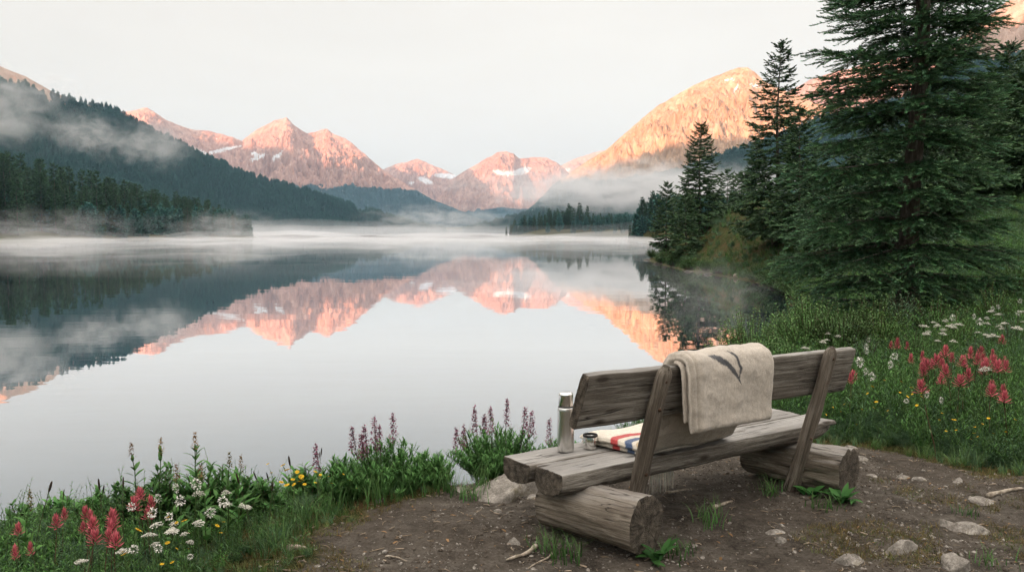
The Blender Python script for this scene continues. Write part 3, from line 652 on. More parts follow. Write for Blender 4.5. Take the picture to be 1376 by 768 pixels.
# right shore: the small group behind the point, then the low wooded point in the mist
far_trees([((px - 688) / FPX * D, D, gz((px - 688) / FPX * D, D), h) for px, D, h in [(852, 350, 8), (857, 352, 10), (863, 345, 13), (869, 340, 11), (876, 335, 15), (846, 352, 6), (882, 330, 12), (1006, 118, 10), (958, 110, 8), (1014, 112, 12)]],
    '%s conifer from the left in the little stand behind the right shore point', 'conifers behind the right shore point')
sp_ = []
pts = [(680, 705, 9), (686, 704, 12), (692, 702, 15), (699, 701, 9), (706, 702, 16), (713, 700, 13), (719, 702, 17), (726, 700, 19), (733, 699, 14), (739, 701, 20), (746, 699, 22), (752, 700, 18), (758, 699, 24), (764, 699, 26), (770, 699, 21), (776, 699, 23), (783, 698, 18), (789, 699, 20), (796, 698, 14), (803, 697, 17), (811, 696, 12), (820, 694, 14)]
for px, D, h in pts:
    for _ in range(2):
        d = D + random.uniform(4, 40); p = px + random.uniform(-3.5, 3.5); x = (p - 688) / FPX * d
        sp_.append((x, d, max(.2, gz(x, d)), h * random.uniform(.6, .95)))
far_trees(sp_, '%s conifer from the left on the low misty point under the cloud bank', 'conifers on the low misty point')
# left shore
sp_ = []; tries = 0
while len(sp_) < 270 and tries < 20000:
    tries += 1; px = random.uniform(-60, 322); D = random.uniform(235, 640); x = (px - 688) / FPX * D
    s = float(sdf(np.array([x]), np.array([D]))[0])
    if s < 2 or s > 75: continue
    if any((a[0] - x) ** 2 + (a[1] - D) ** 2 < 7 for a in sp_): continue
    sky_py = np.interp(px, [-60, 0, 60, 100, 150, 200, 250, 290, 318, 330], [190, 205, 222, 232, 240, 256, 262, 275, 286, 300])
    z = gz(x, D); h = (HOR - sky_py) / FPX * D + CAMZ - z; h = min(h, 30) * random.choice([random.uniform(.45, .8), random.uniform(.75, 1.1)])
    if h < 7: continue
    sp_.append((x, D, z, h))
print('left trees', len(sp_))
far_trees(sp_, '%s conifer from the left in the dark forest along the left shore', 'conifers of the left shore forest')

# ------------------------------------------------------------------ scattering of uncountable cover (geometry nodes)
def template(name, ts, mat):
    col = bpy.data.collections.new(name)
    for i, t in enumerate(ts):
        o = bpy.data.objects.new('%s_%s' % (name, 'abcdefghijkl'[i]), mesh(name, t, mat)); col.objects.link(o)
    return col
def scatter(name, pts, rot, scl, idx, col, label):
    me = bpy.data.meshes.new(name); n = len(pts); me.vertices.add(n)
    me.vertices.foreach_set('co', np.asarray(pts, np.float32).ravel())
    for k, ty, v, f in (('rot', 'FLOAT_VECTOR', rot, 'vector'), ('scl', 'FLOAT', scl, 'value'), ('idx', 'INT', idx, 'value')):
        a = me.attributes.new(k, ty, 'POINT'); a.data.foreach_set(f, np.asarray(v, np.int32 if ty == 'INT' else np.float32).ravel())
    o = obj(name, me); tag(o, label, kind='stuff')
    g = bpy.data.node_groups.new('scatter', 'GeometryNodeTree')
    g.interface.new_socket('Geometry', in_out='INPUT', socket_type='NodeSocketGeometry'); g.interface.new_socket('Geometry', in_out='OUTPUT', socket_type='NodeSocketGeometry')
    a, b = g.nodes.new('NodeGroupInput'), g.nodes.new('NodeGroupOutput')
    ci = g.nodes.new('GeometryNodeCollectionInfo'); ci.inputs[0].default_value = col; ci.inputs['Separate Children'].default_value = True; ci.inputs['Reset Children'].default_value = True
    ip = g.nodes.new('GeometryNodeInstanceOnPoints'); ip.inputs['Pick Instance'].default_value = True
    def na(nm, ty):
        x = g.nodes.new('GeometryNodeInputNamedAttribute'); x.data_type = ty; x.inputs[0].default_value = nm; return x.outputs[0]
    er = g.nodes.new('FunctionNodeEulerToRotation')
    g.links.new(a.outputs[0], ip.inputs['Points']); g.links.new(ci.outputs[0], ip.inputs['Instance'])
    g.links.new(na('idx', 'INT'), ip.inputs['Instance Index']); g.links.new(na('rot', 'FLOAT_VECTOR'), er.inputs[0]); g.links.new(er.outputs[0], ip.inputs['Rotation'])
    g.links.new(na('scl', 'FLOAT'), ip.inputs['Scale']); g.links.new(ip.outputs[0], b.inputs[0])
    m = o.modifiers.new('scatter', 'NODES'); m.node_group = g
    return o
# hillside forests
HT = []
for k in range(4):
    SF = [sprig_blades(L=3.0, n=5, bl=1.7, bw=.8, seed=80 + k + j, c0=(.026, .085, .074), c1=(.055, .145, .120)) for j in range(2)]
    tr, cr, wd, n = conifer(16, [2.6, 3.0, 2.3, 2.0][k], 90 + k, 26, SF, 2.6, tw=.7, z0=.03, low=.9, shape=.7, roll=1.3); HT.append(cr)
HCOL = template('hillside_conifer', HT, M_NEEDLE)
def forest(name, V, t, spacing, hmax, label, vis=None, seed=0, size=1.0):
    r = np.random.default_rng(seed); nu, nt_, _ = V.shape; j0 = int((t < -.06).sum())
    A, B, D_ = V[:-1, j0:-1], V[1:, j0:-1], V[:-1, j0 + 1:]
    area = np.linalg.norm(np.cross(B - A, D_ - A), axis=2); nn = area / spacing ** 2
    cnt = r.poisson(nn); ii, jj = np.nonzero(cnt); rep = cnt[ii, jj]; ii, jj = np.repeat(ii, rep), np.repeat(jj, rep)
    u, v = r.random(len(ii))[:, None], r.random(len(ii))[:, None]
    P = A[ii, jj] + u * (B - A)[ii, jj] + v * (D_ - A)[ii, jj]
    lim = hmax * (1 + .13 * fbm(P[:, 0] / 120, P[:, 1] / 120, 5, 4)) if np.isscalar(hmax) else hmax(P)
    keep = (P[:, 2] > 1) & (P[:, 2] < lim) & (r.random(len(P)) < sst((lim - P[:, 2]) / 60, -.1, .8) + .06)
    qx = 688 + FPX * P[:, 0] / P[:, 1]; keep &= (qx > -140) & (qx < 1520)
    keep &= fbm(P[:, 0] / 45, P[:, 1] / 45, 8, 3) > -.55
    P = P[keep]; n = len(P)
    print(name, n)
    return scatter(name, P - np.array([0, 0, .6]), np.stack([np.zeros(n), np.zeros(n), r.uniform(0, 6.28, n)], 1), r.uniform(.55, 1.25, n) * size, r.integers(0, 4, n), HCOL, label)
forest('hillside_forest', Vl, Tl, 6.2, 300, 'dense dark conifer forest covering the long left hill', seed=1)
forest('hillside_forest', Vr, Tr, 7.5, 900, 'bluish conifer forest covering the foothill under the cloud', seed=2)
forest('hillside_forest', Vs, Ts, 8.5, 300, 'green forest on the steep hillside at the far right', seed=3)

_x, _y, _r = (lambda D, px: ((px - 688) / FPX * D, D, 0))(330 * (2500 / 330) ** np.random.default_rng(31).random(16000), np.random.default_rng(32).uniform(-120, 1300, 16000))
_s = sdf(_x, _y); _k = (_s > .8) & (_s < 420); _x, _y = _x[_k], _y[_k]; _n = len(_x); _r = np.random.default_rng(33); print('valley', _n)
scatter('hillside_forest', np.stack([_x, _y, ground_z(_x, _y) - .5], 1), np.stack([np.zeros(_n), np.zeros(_n), _r.uniform(0, 6.28, _n)], 1), _r.uniform(.35, .8, _n), _r.integers(0, 4, _n), HCOL, 'low conifer wood filling the far valley floor')
# ------------------------------------------------------------------ the bench
def m_wood(name, dark=(.036, .030, .025), mid=(.140, .122, .102), light=(.32, .298, .262), bleach=.0):
    n = NT(name); g = n.attr('gc').outputs['Vector']; e = n.attr('endg').outputs['Fac']
    a = n.noise(n.map(g, (1.5, 70, 70)), 1.0, 9, .7, .15); b = n.noise(n.map(g, (1.0, 5, 5)), 1.0, 4, .6)
    fi = n.noise(n.map(g, (14, 330, 330)), 1.0, 5, .7, .1)
    k = n.math('ADD', n.math('ADD', n.math('MULTIPLY', a, .46), n.math('MULTIPLY', b, .26)), n.math('MULTIPLY', fi, .28))
    col = n.ramp(k, [(.36, dark), (.48, mid), (.56, light), (.68, tuple(min(1, x * 1.15) for x in light))])
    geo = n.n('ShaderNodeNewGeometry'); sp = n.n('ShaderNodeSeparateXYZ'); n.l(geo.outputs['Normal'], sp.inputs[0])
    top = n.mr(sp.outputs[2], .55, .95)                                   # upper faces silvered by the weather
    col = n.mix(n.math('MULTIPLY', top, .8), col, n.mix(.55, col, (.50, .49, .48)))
    col = n.mix(n.mr(b, .5, .68, 0, .7), col, (.085, .062, .045))
    bl_ = n.noise(n.map(g, (1.1, 4, 4), (5, 5, 1)), 1.0, 4, .6); col = n.mix(n.mr(bl_, .42, .60, 0, .65), col, n.mix(.6, col, (.045, .036, .027)))
    # knots and moss stains
    st = n.noise(n.map(g, (4, 9, 9), (3, 1, 2)), 1.0, 5, .7)
    col = n.mix(n.mr(st, .62, .72, 0, .75), col, (.06, .043, .030))
    cr = n.noise(n.map(g, (.9, 20, 20), (7, 3, 5)), 1.0, 3, .5, .5)
    crk = n.mr(n.math('ABSOLUTE', n.math('SUBTRACT', cr, .5)), .0, .016, 1, 0)
    crk = n.math('MULTIPLY', crk, n.mr(n.noise(n.map(g, (2.5, 8, 8), (1, 9, 2)), 1, 2), .47, .56))
    col = n.mix(n.math('MULTIPLY', crk, .92), col, (.012, .009, .007))
    kv = n.n('ShaderNodeTexVoronoi'); kv.inputs['Scale'].default_value = 1.0; n.l(n.map(g, (3.2, 9, 9), (2, 5, 1)), kv.inputs['Vector'])
    kn = n.mr(kv.outputs['Distance'], .09, .17, 1, 0)
    col = n.mix(n.math('MULTIPLY', kn, .85), col, (.030, .021, .015))
    # sawn ends: rings and radial checks
    sx = n.n('ShaderNodeSeparateXYZ'); n.l(g, sx.inputs[0])
    yy, zz = sx.outputs[1], sx.outputs[2]
    rr = n.math('SQRT', n.math('ADD', n.math('MULTIPLY', yy, yy), n.math('MULTIPLY', zz, zz)))
    rg = n.math('SINE', n.math('ADD', n.math('MULTIPLY', rr, 640), n.math('MULTIPLY', n.noise(g, 16, 3), 16)))
    an = n.math('ARCTAN2', yy, zz)
    cb = n.n('ShaderNodeCombineXYZ'); n.l(n.math('MULTIPLY', an, 3.2), cb.inputs[0]); n.l(n.math('MULTIPLY', rr, 3), cb.inputs[1])
    chk = n.mr(n.math('ABSOLUTE', n.math('SUBTRACT', n.noise(cb.outputs[0], 1.4, 3, .6), .5)), 0, .014, 1, 0)
    ec = n.ramp(n.math('ADD', n.math('MULTIPLY', n.noise(g, 22, 6, .7), .8), n.math('MULTIPLY', rg, .035)), [(.28, (.032, .026, .020)), (.44, (.095, .078, .060)), (.60, (.20, .17, .135))])
    ec = n.mix(n.math('MULTIPLY', chk, .9), ec, (.014, .010, .007))
    fin = n.mix(e, col, ec)
    hh = n.math('SUBTRACT', n.math('MULTIPLY', k, 1.0), n.math('MULTIPLY', n.math('MAXIMUM', crk, n.math('MULTIPLY', chk, e)), .8))
    return n.done(n.pbr(fin, .82, n.bump(hh, .9, .012), spec=.25))
WOOD = m_wood('weathered_wood'); WOOD_LOG = m_wood('log_wood', (.055, .042, .031), (.175, .145, .112), (.35, .305, .25)); WOOD_POST = m_wood('post_wood', (.046, .036, .028), (.135, .11, .086), (.27, .235, .195))
RUST = (lambda n: n.done(n.pbr(n.ramp(n.noise(n.n('ShaderNodeTexCoord').outputs['Object'], 60, 4), [(.35, (.05, .028, .018)), (.65, (.12, .07, .045))]), .7, None, .6)))(NT('rusty_iron'))
_beam_n = [0]
def beam(p0, p1, prof, nl=60, na=56, up=(0, 0, 1), warp=.004, taper=None, endtilt=(0, 0), bend=0.0, seed=None):
    """a timber from p0 to p1; prof(theta) -> (y, z) outline; returns T, attributes, smooth mask"""
    _beam_n[0] += 1; sd_ = seed if seed is not None else _beam_n[0] * 7.3
    p0, p1 = np.array(p0, float), np.array(p1, float); ax = p1 - p0; L = np.linalg.norm(ax); ax /= L
    upv = np.array(up, float); sy = np.cross(upv, ax); sy /= np.linalg.norm(sy); sz = np.cross(ax, sy)
    th = np.arange(na) * 2 * np.pi / na; y, z = prof(th)
    tt = np.linspace(0, 1, nl); V, G, E = [], [], []
    def ringpts(t, k=1.0, push=0.0):
        f = taper(t, th) if taper else 1.0
        Yv, Zv = y * f * k, z * f * k
        if k == 1.0 or push == 0: pass
        gx_ = t * L
        d = warp * (fbm(gx_ * 2.2 + sd_, y * 9, z * 9 + sd_, 3) + .45 * fbm(gx_ * 5 + sd_, y * 38, z * 38, 3))
        r_ = np.hypot(Yv, Zv) + 1e-6
        Yv, Zv = Yv * (1 + d * k / r_), Zv * (1 + d * k / r_)
        sag = bend * math.sin(math.pi * t)
        xe = gx_ + (endtilt[0] * Zv * (1 if t < .5 else 0) + endtilt[1] * Zv * (1 if t > .5 else 0)) * (1 - min(t, 1 - t) * 6 if min(t, 1 - t) < .166 else 0)
        P = p0 + np.outer(np.broadcast_to(xe, (na,)), ax) + np.outer(Yv, sy) + np.outer(Zv + sag, sz)
        return P, np.stack([np.broadcast_to(gx_ + sd_, (na,)), Yv, Zv], 1)
    for t in tt:
        P, g_ = ringpts(t); V.append(P); G.append(g_); E.append(np.zeros(na))
    Q = [np.stack([a, b, c, d], 1) for a, b, c, d in [(lambda i: (np.arange(na) + i * na, (np.arange(na) + 1) % na + i * na, (np.arange(na) + 1) % na + (i + 1) * na, np.arange(na) + (i + 1) * na))(i) for i in range(nl - 1)]]
    sm = [np.ones(na * (nl - 1), bool)]; n0 = na * nl
    for end, t in ((0, 0.0), (1, 1.0)):
        rings = []
        for k in (1.0, .93, .75, .5, .25, .04):
            P, g_ = ringpts(t, k)
            P = P + np.outer(.0035 * (1 if end else -1) * fbm(g_[:, 1] * 40, g_[:, 2] * 40, sd_, 3) * (k < 1) + (0 if k == 1 else .003 * (1 if end else -1)), ax)
            rings.append((P, g_))
        st = n0
        for P, g_ in rings: V.append(P); G.append(g_); E.append(np.ones(na)); n0 += na
        for i in range(len(rings) - 1):
            a = np.arange(na) + st + i * na; b = (np.arange(na) + 1) % na + st + i * na
            q = np.stack([a, b, b + na, a + na], 1); Q.append(q if end else q[:, ::-1]); sm.append(np.zeros(na, bool))
        V.append(rings[-1][0].mean(0)[None]); G.append(rings[-1][1].mean(0)[None]); E.append(np.ones(1)); c = n0; n0 += 1
        a = np.arange(na) + st + 5 * na; b = (np.arange(na) + 1) % na + st + 5 * na
        q = np.stack([a, b, np.full(na, c), np.full(na, c)], 1); q = q if end else q[:, [1, 0, 2, 3]]; Q.append(q); sm.append(np.zeros(na, bool))
    return T(np.vstack(V), np.vstack(Q), (.3, .3, .3)), {'gc': np.vstack(G), 'endg': np.concatenate(E)}, np.concatenate(sm)
def beam_obj(name, parent, mat, *a, label=None, **k):
    t, at, sm = beam(*a, **k); o = obj(name, mesh(name, t, mat, sm, at), parent); 
    if label: o['label'] = label
    return o
def p_round(ry, rz, n=0.0):
    return lambda th: (ry * np.cos(th), rz * np.sin(th))
def p_box(w, h, r=4.0):   # rounded rectangle (superellipse)
    def f(th):
        c, s = np.cos(th), np.sin(th); k = (np.abs(c) ** r + np.abs(s) ** r) ** (-1 / r)
        return w / 2 * c * k, h / 2 * s * k
    return f
def p_half(w, h, flat=.38):   # half log: flat upper face, rounded belly
    def f(th):
        c, s = np.cos(th), np.sin(th); k = (np.abs(c) ** 2.6 + np.abs(s) ** 2.6) ** (-1 / 2.6)
        y = w / 2 * c * k; z = np.where(s > 0, np.minimum(h * .36, h * .5 * s * k * 1.6), h * .64 * s * (np.abs(c) ** 2.2 + np.abs(s) ** 2.2) ** (-1 / 2.2))
        return y, z
    return f
GB = gz(.9, 4.4)
BO, BA = (.246, 3.982, .9), .605
bench = empty('log_bench', BO, BA, 'rustic weathered log bench seen from behind, facing the lake', 'bench')
DZ = GB - .9
beam_obj('base_log', bench, WOOD_LOG, (.262, -.285, .130 + DZ), (.125, .265, .125 + DZ), p_round(.139, .132), nl=50, na=72, warp=.012, seed=3.1, taper=lambda t, th: 1.03 - .10 * t)
beam_obj('base_log', bench, WOOD_LOG, (1.86, -.27, .122 + DZ), (1.74, .33, .118 + DZ), p_round(.142, .128), nl=50, na=72, warp=.020, seed=9.7, taper=lambda t, th: 1.02 - .08 * t, label='cracked base log with a split end')
ZS = .352
def tip(t, th):
    return 1 - .55 * max(0, (t - .90) / .10) ** 1.6 * (np.sin(th) < .1)
beam_obj('seat_plank', bench, WOOD, (-.012, .108, ZS - .040), (2.13, .100, ZS - .040), p_half(.222, .118), nl=150, na=64, warp=.007, seed=14.2, taper=tip, endtilt=(.10, -.5))
beam_obj('seat_plank', bench, WOOD, (-.035, .345, ZS - .038), (2.10, .340, ZS - .040), p_half(.232, .112), nl=150, na=64, warp=.007, seed=23.9, endtilt=(.05, -.3))
ln = np.array([0, -.252, 1.0]); ln /= np.linalg.norm(ln)
bk = lambda z, off: -.018 - .252 * z + off
zc = .722
beam_obj('backrest_plank', bench, WOOD, (-.025, bk(zc, .060), zc + .012), (2.0, bk(zc, .056), zc - .022), p_box(.056, .262, 7), nl=150, na=72, up=tuple(ln), warp=.006, seed=31.5, endtilt=(.10, .06), bend=.004)
def post(u0, u1, zb, seed, zt=.905):
    return beam_obj('post', bench, WOOD_POST, (u0, bk(zb, -.004), zb), (u1, bk(zt, -.020), zt), p_box(.084, .068, 3.0), nl=70, na=44, up=(0, -1, .25), warp=.010, seed=seed,
                    taper=lambda t, th: (1.02 - .12 * t) * (1 - .5 * max(0, (t - .95) / .05) ** 2) * (1 + .05 * math.sin(t * 9 + seed)))
post(.388, .402, .03 + DZ, 41.3, .872)
post(1.665, 1.700, -.01 + DZ, 52.8, .862)
for u_, z_ in ((.401, .80), (.399, .66), (.393, .33), (1.697, .80), (1.690, .66), (1.678, .33)):
    y_ = bk(z_, -.004) - .036; M = Matrix.Translation((u_, y_, z_)) @ Matrix.Rotation(math.pi / 2 + .25, 4, 'X')
    obj('bolt', mesh('bolt', place(lathe([(0, .012), (.006, .011), (.0095, .006), (.0100, -.004), (.014, -.005), (.014, -.010), (0, -.010)][::-1], 12), [np.array(M)]), RUST, True), bench)
# ------------------------------------------------------------------ flask and cup
def m_steel(name, rough=.26, col=(.74, .73, .71)):
    n = NT(name); c = n.n('ShaderNodeTexCoord').outputs['Object']
    f = n.noise(n.map(c, (1, 1, 260)), 1.0, 3, .6); d = n.noise(c, 28, 5, .7)
    r = n.math('ADD', n.mr(f, .3, .7, rough - .07, rough + .09), n.mr(d, .5, .7, 0, .14))
    return n.done(n.pbr(n.mix(n.mr(d, .5, .75, 0, .12), col, (.5, .49, .47)), rough, None, 1.0))
STEEL = m_steel('brushed_steel'); STEEL2 = m_steel('polished_steel', .16, (.80, .79, .77))
def m_plain(name, col, rough=.5, spec=.4):
    n = NT(name); c = n.n('ShaderNodeTexCoord').outputs['Object']; k = n.noise(c, 40, 4, .6)
    return n.done(n.pbr(n.mix(n.mr(k, .3, .7), tuple(x * .8 for x in col), col), rough, spec=spec))
BLACK = m_plain('black_plastic', (.018, .018, .018), .45)
def bpt(u, w_, z):
    c, s = math.cos(BA), math.sin(BA); return (BO[0] + u * c - w_ * s, BO[1] + u * s + w_ * c, BO[2] + z)
fl = empty('vacuum_flask', bpt(.288, .352, ZS + .004), .3, 'tall brushed steel vacuum flask standing on the left end of the bench seat', 'flask')
obj('body', mesh('body', lathe([(0, 0), (.0405, 0), (.0435, .003), (.0440, .012), (.0440, .212), (.0432, .222), (.0405, .231), (.0388, .234), (0, .234)], 48), STEEL, True), fl)
obj('neck_ring', mesh('neck_ring', lathe([(.0375, .232), (.0400, .2335), (.0400, .2395), (.0375, .241)], 48), BLACK, True), fl)
obj('cap', mesh('cap', lathe([(0, .3120), (.026, .3118), (.0335, .3090), (.0372, .3035), (.0380, .296), (.0382, .243), (.0372, .2405), (0, .2405)][::-1], 48), STEEL2, True), fl)
cu = empty('steel_cup', bpt(.425, .315, ZS + .004), 0, 'small steel cup with a dark rim beside the flask', 'cup')
obj('body', mesh('body', lathe([(0, 0), (.030, 0), (.0345, .003), (.0365, .012), (.0372, .066), (.0362, .068), (.0350, .066), (.0342, .014), (.028, .006), (0, .006)], 48), STEEL2, True), cu)
obj('rim', mesh('rim', lathe([(.0352, .0655), (.0392, .0660), (.0400, .0700), (.0395, .0775), (.0372, .0790), (.0352, .0770), (.0350, .0655)], 48), BLACK, True), cu)
# ------------------------------------------------------------------ blankets
def m_wool(name, striped=False):
    n = NT(name); c = n.n('ShaderNodeTexCoord').outputs['Object']; a = n.attr('col')
    f = n.noise(c, 190, 5, .8); g_ = n.noise(c, 34, 4, .7); wv = n.noise(c, 620, 2, .6)
    k = n.math('ADD', n.mr(f, .3, .7, .70, 1.22), n.mr(g_, .35, .65, -.10, .10))
    vm = n.n('ShaderNodeVectorMath', operation='SCALE'); n.l(a.outputs[0], vm.inputs[0]); n.l(k, vm.inputs[3])
    p = n.pbr(vm.outputs[0], .95, n.bump(n.math('ADD', f, n.math('MULTIPLY', wv, .6)), .6, .004), spec=.1)
    p.inputs['Sheen Weight'].default_value = .25; p.inputs['Sheen Roughness'].default_value = .6
    return n.done(p)
WOOL = m_wool('wool')
def slab_sweep(path, u0, u1, th, ns=110, nu=130, skew=0.0, col=(.36, .30, .24), seed=0.0, wob=.004, edge=None, ink=None, uexp=None):
    """thick cloth: path [(w, z)] is its middle line, swept from u0 to u1 with rounded rims"""
    P = np.array(path, float); L = np.concatenate([[0], np.cumsum(np.hypot(*np.diff(P, axis=0).T))]); s = np.linspace(0, L[-1], ns)
    # smooth the path
    w_ = np.interp(s, L, P[:, 0]); z_ = np.interp(s, L, P[:, 1])
    for _ in range(6): w_[1:-1] = (w_[:-2] + 2 * w_[1:-1] + w_[2:]) / 4; z_[1:-1] = (z_[:-2] + 2 * z_[1:-1] + z_[2:]) / 4
    tw_, tz_ = np.gradient(w_), np.gradient(z_); n_ = np.hypot(tw_, tz_); nw, nz = -tz_ / n_, tw_ / n_      # outward normal on the left of the path
    a = np.linspace(0, 1, nu)
    rim = lambda x, r: np.sqrt(np.clip(1 - (1 - np.clip(x / r, 0, 1)) ** 2, 0, 1))
    S_, A_ = np.meshgrid(s, a, indexing='ij'); W_ = u1 - u0
    pr = rim(np.minimum(A_, 1 - A_) * W_, th * .55) * rim(np.minimum(S_, L[-1] - S_), th * .55)
    sides = []
    for sg in (1, -1):
        uu = u0 + A_ * W_ + skew * (S_ / L[-1] - .5)
        if uexp is not None: uu = uexp(uu, S_ / L[-1], A_)
        dd = sg * th / 2 * pr + wob * fbm(uu * 5 + seed, S_ * 5, sg * 0, 3) + .0012 * fbm(uu * 50 + seed, S_ * 50, 0, 2)
        if edge is not None: dd = dd + edge(S_ / L[-1], A_, sg) * pr
        sides.append(np.stack([uu, w_[:, None] + nw[:, None] * dd, z_[:, None] + nz[:, None] * dd], -1))
    v = np.concatenate([sides[0].reshape(-1, 3), sides[1].reshape(-1, 3)]); n = ns * nu
    q = grid_q(ns, nu); idx = np.arange(n).reshape(ns, nu)
    ring = np.concatenate([idx[:, 0], idx[-1, 1:], idx[-2::-1, -1], idx[0, -2:0:-1]]); r2 = np.roll(ring, -1)
    side = np.stack([ring, ring + n, r2 + n, r2], 1)
    c = np.tile(np.array(col), (2 * n, 1))
    if ink is not None:
        k = ink(S_ / L[-1], A_)
        for kk, cc in k:
            m_ = np.concatenate([kk.ravel()] * 2)[:, None]; c = c * (1 - m_) + np.array(cc) * m_
    return T(v, np.vstack([q[:, ::-1], q + n, side]), c)
def stroke(x, y, pts, wd):
    d = np.full(x.shape, 9.0)
    for (ax, ay, r0), (bx_, by_, r1) in zip(pts[:-1], pts[1:]):
        ex, ey = bx_ - ax, by_ - ay; t = np.clip(((x - ax) * ex + (y - ay) * ey) / (ex * ex + ey * ey), 0, 1)
        d = np.minimum(d, np.hypot(x - ax - ex * t, y - ay - ey * t) - (r0 + (r1 - r0) * t))
    return d
zt = .875
drape = [(-.272, .530), (-.273, .70), (-.272, .82), (-.258, .872), (-.215, .896), (-.165, .890), (-.135, .855), (-.118, .78), (-.085, .65), (-.055, .56), (-.035, .50)]
def ink1(s, a):
    x = a; y = s
    d1 = stroke(x, y, [(.25, .415, .006), (.33, .405, .016), (.43, .365, .020), (.52, .30, .012), (.555, .255, .004)], 0)
    d2 = stroke(x, y, [(.535, .275, .003), (.56, .34, .012), (.54, .40, .010), (.49, .43, .003)], 0)
    d = np.minimum(d1, d2) + .006 * fbm(x * 60, y * 60, 0, 3)
    return [(sst(-d, -.004, .004), (.045, .045, .05))]
bl = empty('wool_blanket', BO, BA, 'thick oatmeal wool blanket with a dark bird mark, folded over the backrest', 'blanket')
fold = lambda s, a, sg: -.010 * np.exp(-((a - .045) / .012) ** 2) + .006 * np.exp(-((a - .10) / .05) ** 2)
obj('outer_fold', mesh('outer_fold', slab_sweep(drape,   .505, 1.140, .058, 200, 260, .02, (.44, .385, .325), 2.0, .013, fold, ink1,
    uexp=lambda u, s, a: u + .05 * (1 - s) * (1 - a) * (s < .5) + .02 * (1 - s)), WOOL, True), bl)
inner = [(w_ + (.030 if w_ < -.2 else 0), z - (.016 if z > .85 else 0)) for w_, z in drape]
obj('inner_fold', mesh('inner_fold', slab_sweep([(-.232, .575), (-.232, .70), (-.231, .82), (-.224, .850), (-.205, .866), (-.17, .864), (-.150, .84), (-.135, .78), (-.105, .65), (-.075, .55), (-.06, .48)], .500, 1.12, .024, 140, 120, .0, (.45, .39, .33), 5.0, .004,
    uexp=lambda u, s, a: u + .06 * (1 - s) * (1 - a) * (s < .5)), WOOL, True), bl)
# the part hanging down behind the backrest and spreading over the seat
obj('hanging_end', mesh('hanging_end', slab_sweep([(-.095, .66), (-.075, .56), (-.050, .47), (-.015, .405), (.045, .382), (.13, .378), (.22, .378)], .52, 1.14, .034, 110, 130, .03, (.36, .31, .25), 8.0, .010,
    uexp=lambda u, s, a: u + .05 * s), WOOL, True), bl)
b2 = empty('striped_blanket', BO, BA, 'folded cream blanket with red and blue stripes lying on the seat beside the cup', 'blanket')
def ink2(s, a):
    x = s + .30 * np.exp(-a / .07) * (1 - s) * .5 + .015 * fbm(s * 4, a * 3, 1, 2)
    band = lambda c_, h: sst(h - np.abs(x - c_), -.006, .006)
    return [(band(.50, .055), (.42, .040, .040)), (band(.30, .050), (.050, .085, .17)), (band(.17, .018), (.45, .33, .18))]
CRM = (.62, .56, .47)
puff = lambda s, a, sg: (.006 * np.sin(a * 9) * (sg > 0))
for k, (z_, u0_, u1_, se) in enumerate([(ZS + .018, .535, 1.02, 1.0), (ZS + .045, .520, .99, 4.0)]):
    obj('fold_layer', mesh('fold_layer', slab_sweep([(.03, z_), (.12, z_ + .004), (.25, z_ + .006), (.36, z_ + .002), (.42, z_)], u0_, u1_, .030, 110, 150, .0, CRM, se, .007, puff, ink2,
        uexp=lambda u, s, a: u - .085 * s * (1 - a)), WOOL, True), b2)
obj('draped_edge', mesh('draped_edge', slab_sweep([(.30, ZS + .016), (.245, ZS + .014), (.225, ZS - .005), (.224, ZS - .06), (.224, .222)], .775, .955, .010, 60, 60, .0, CRM, 9.0, .001), WOOL, True), b2)
fr = []
for i in range(30):
    u = .778 + .174 * i / 29 + random.uniform(-.002, .002); j = random.uniform(-.010, .010); zt_ = .226; ln_ = random.uniform(.13, .16)
    fr.append(tube([(u, .224, zt_), (u + j * .4, .224 + random.uniform(-.004, .004), zt_ - ln_ * .5), (u + j, .224 + random.uniform(-.012, .012), zt_ - ln_)], [.0028, .0036, .0016], 5, jit((.82, .76, .66), .1)))
obj('fringe', mesh('fringe', join(fr), WOOL, True), b2)
# ------------------------------------------------------------------ plants: shapes
def rot_axis(a, ax): return np.array(Matrix.Rotation(a, 4, ax))
def tr(x, y, z, M=None):
    m = np.array(Matrix.Translation((x, y, z))); return m @ M if M is not None else m
def stem_path(h, lean, az_, n=5, wob=.01, r=random):
    t = np.linspace(0, 1, n); dx, dy = math.cos(az_) * lean, math.sin(az_) * lean
    return np.stack([dx * t ** 1.6 + wob * np.sin(t * 5 + az_) * t, dy * t ** 1.6 + wob * np.cos(t * 4 + az_) * t, h * t], 1)
def leafy_stem(h, lean, az_, nl, lL, lW, col, tipc, r, stemc=(.07, .12, .04), rad=.0022, up=.9, whorl=1, z0=.08, shrink=.5, bend=.6, pw=1.0, seg=3):
    p = stem_path(h, lean, az_, 6, .012, r); ts = [tube(p, np.linspace(rad, rad * .5, 6), 4, stemc, False)]; a = r.uniform(0, 6.28)
    for i in range(nl):
        t = z0 + (1 - z0) * (i + r.uniform(0, .6)) / nl; t = min(t, 1); q = np.array([np.interp(t, np.linspace(0, 1, 6), p[:, k]) for k in range(3)])
        for w_ in range(whorl):
            a += 2.4 if whorl == 1 else 6.283 / whorl
            s_ = (1 - shrink * t) * r.uniform(.75, 1.15)
            ts.append(place(leaf(lL * s_, lW * s_, bend * r.uniform(.5, 1.5), .25, seg, jit(col, .2, r), tip=jit(tipc, .2, r), pw=pw), [tr(*q, rot_axis(a + r.uniform(-.3, .3), 'Z') @ rot_axis(-up * r.uniform(.5, 1.1) - .3 * t, 'Y'))]))
        if whorl > 1: a += .5
    return join(ts), p
G1, G2, G3 = (.055, .150, .038), (.105, .230, .055), (.075, .165, .080)
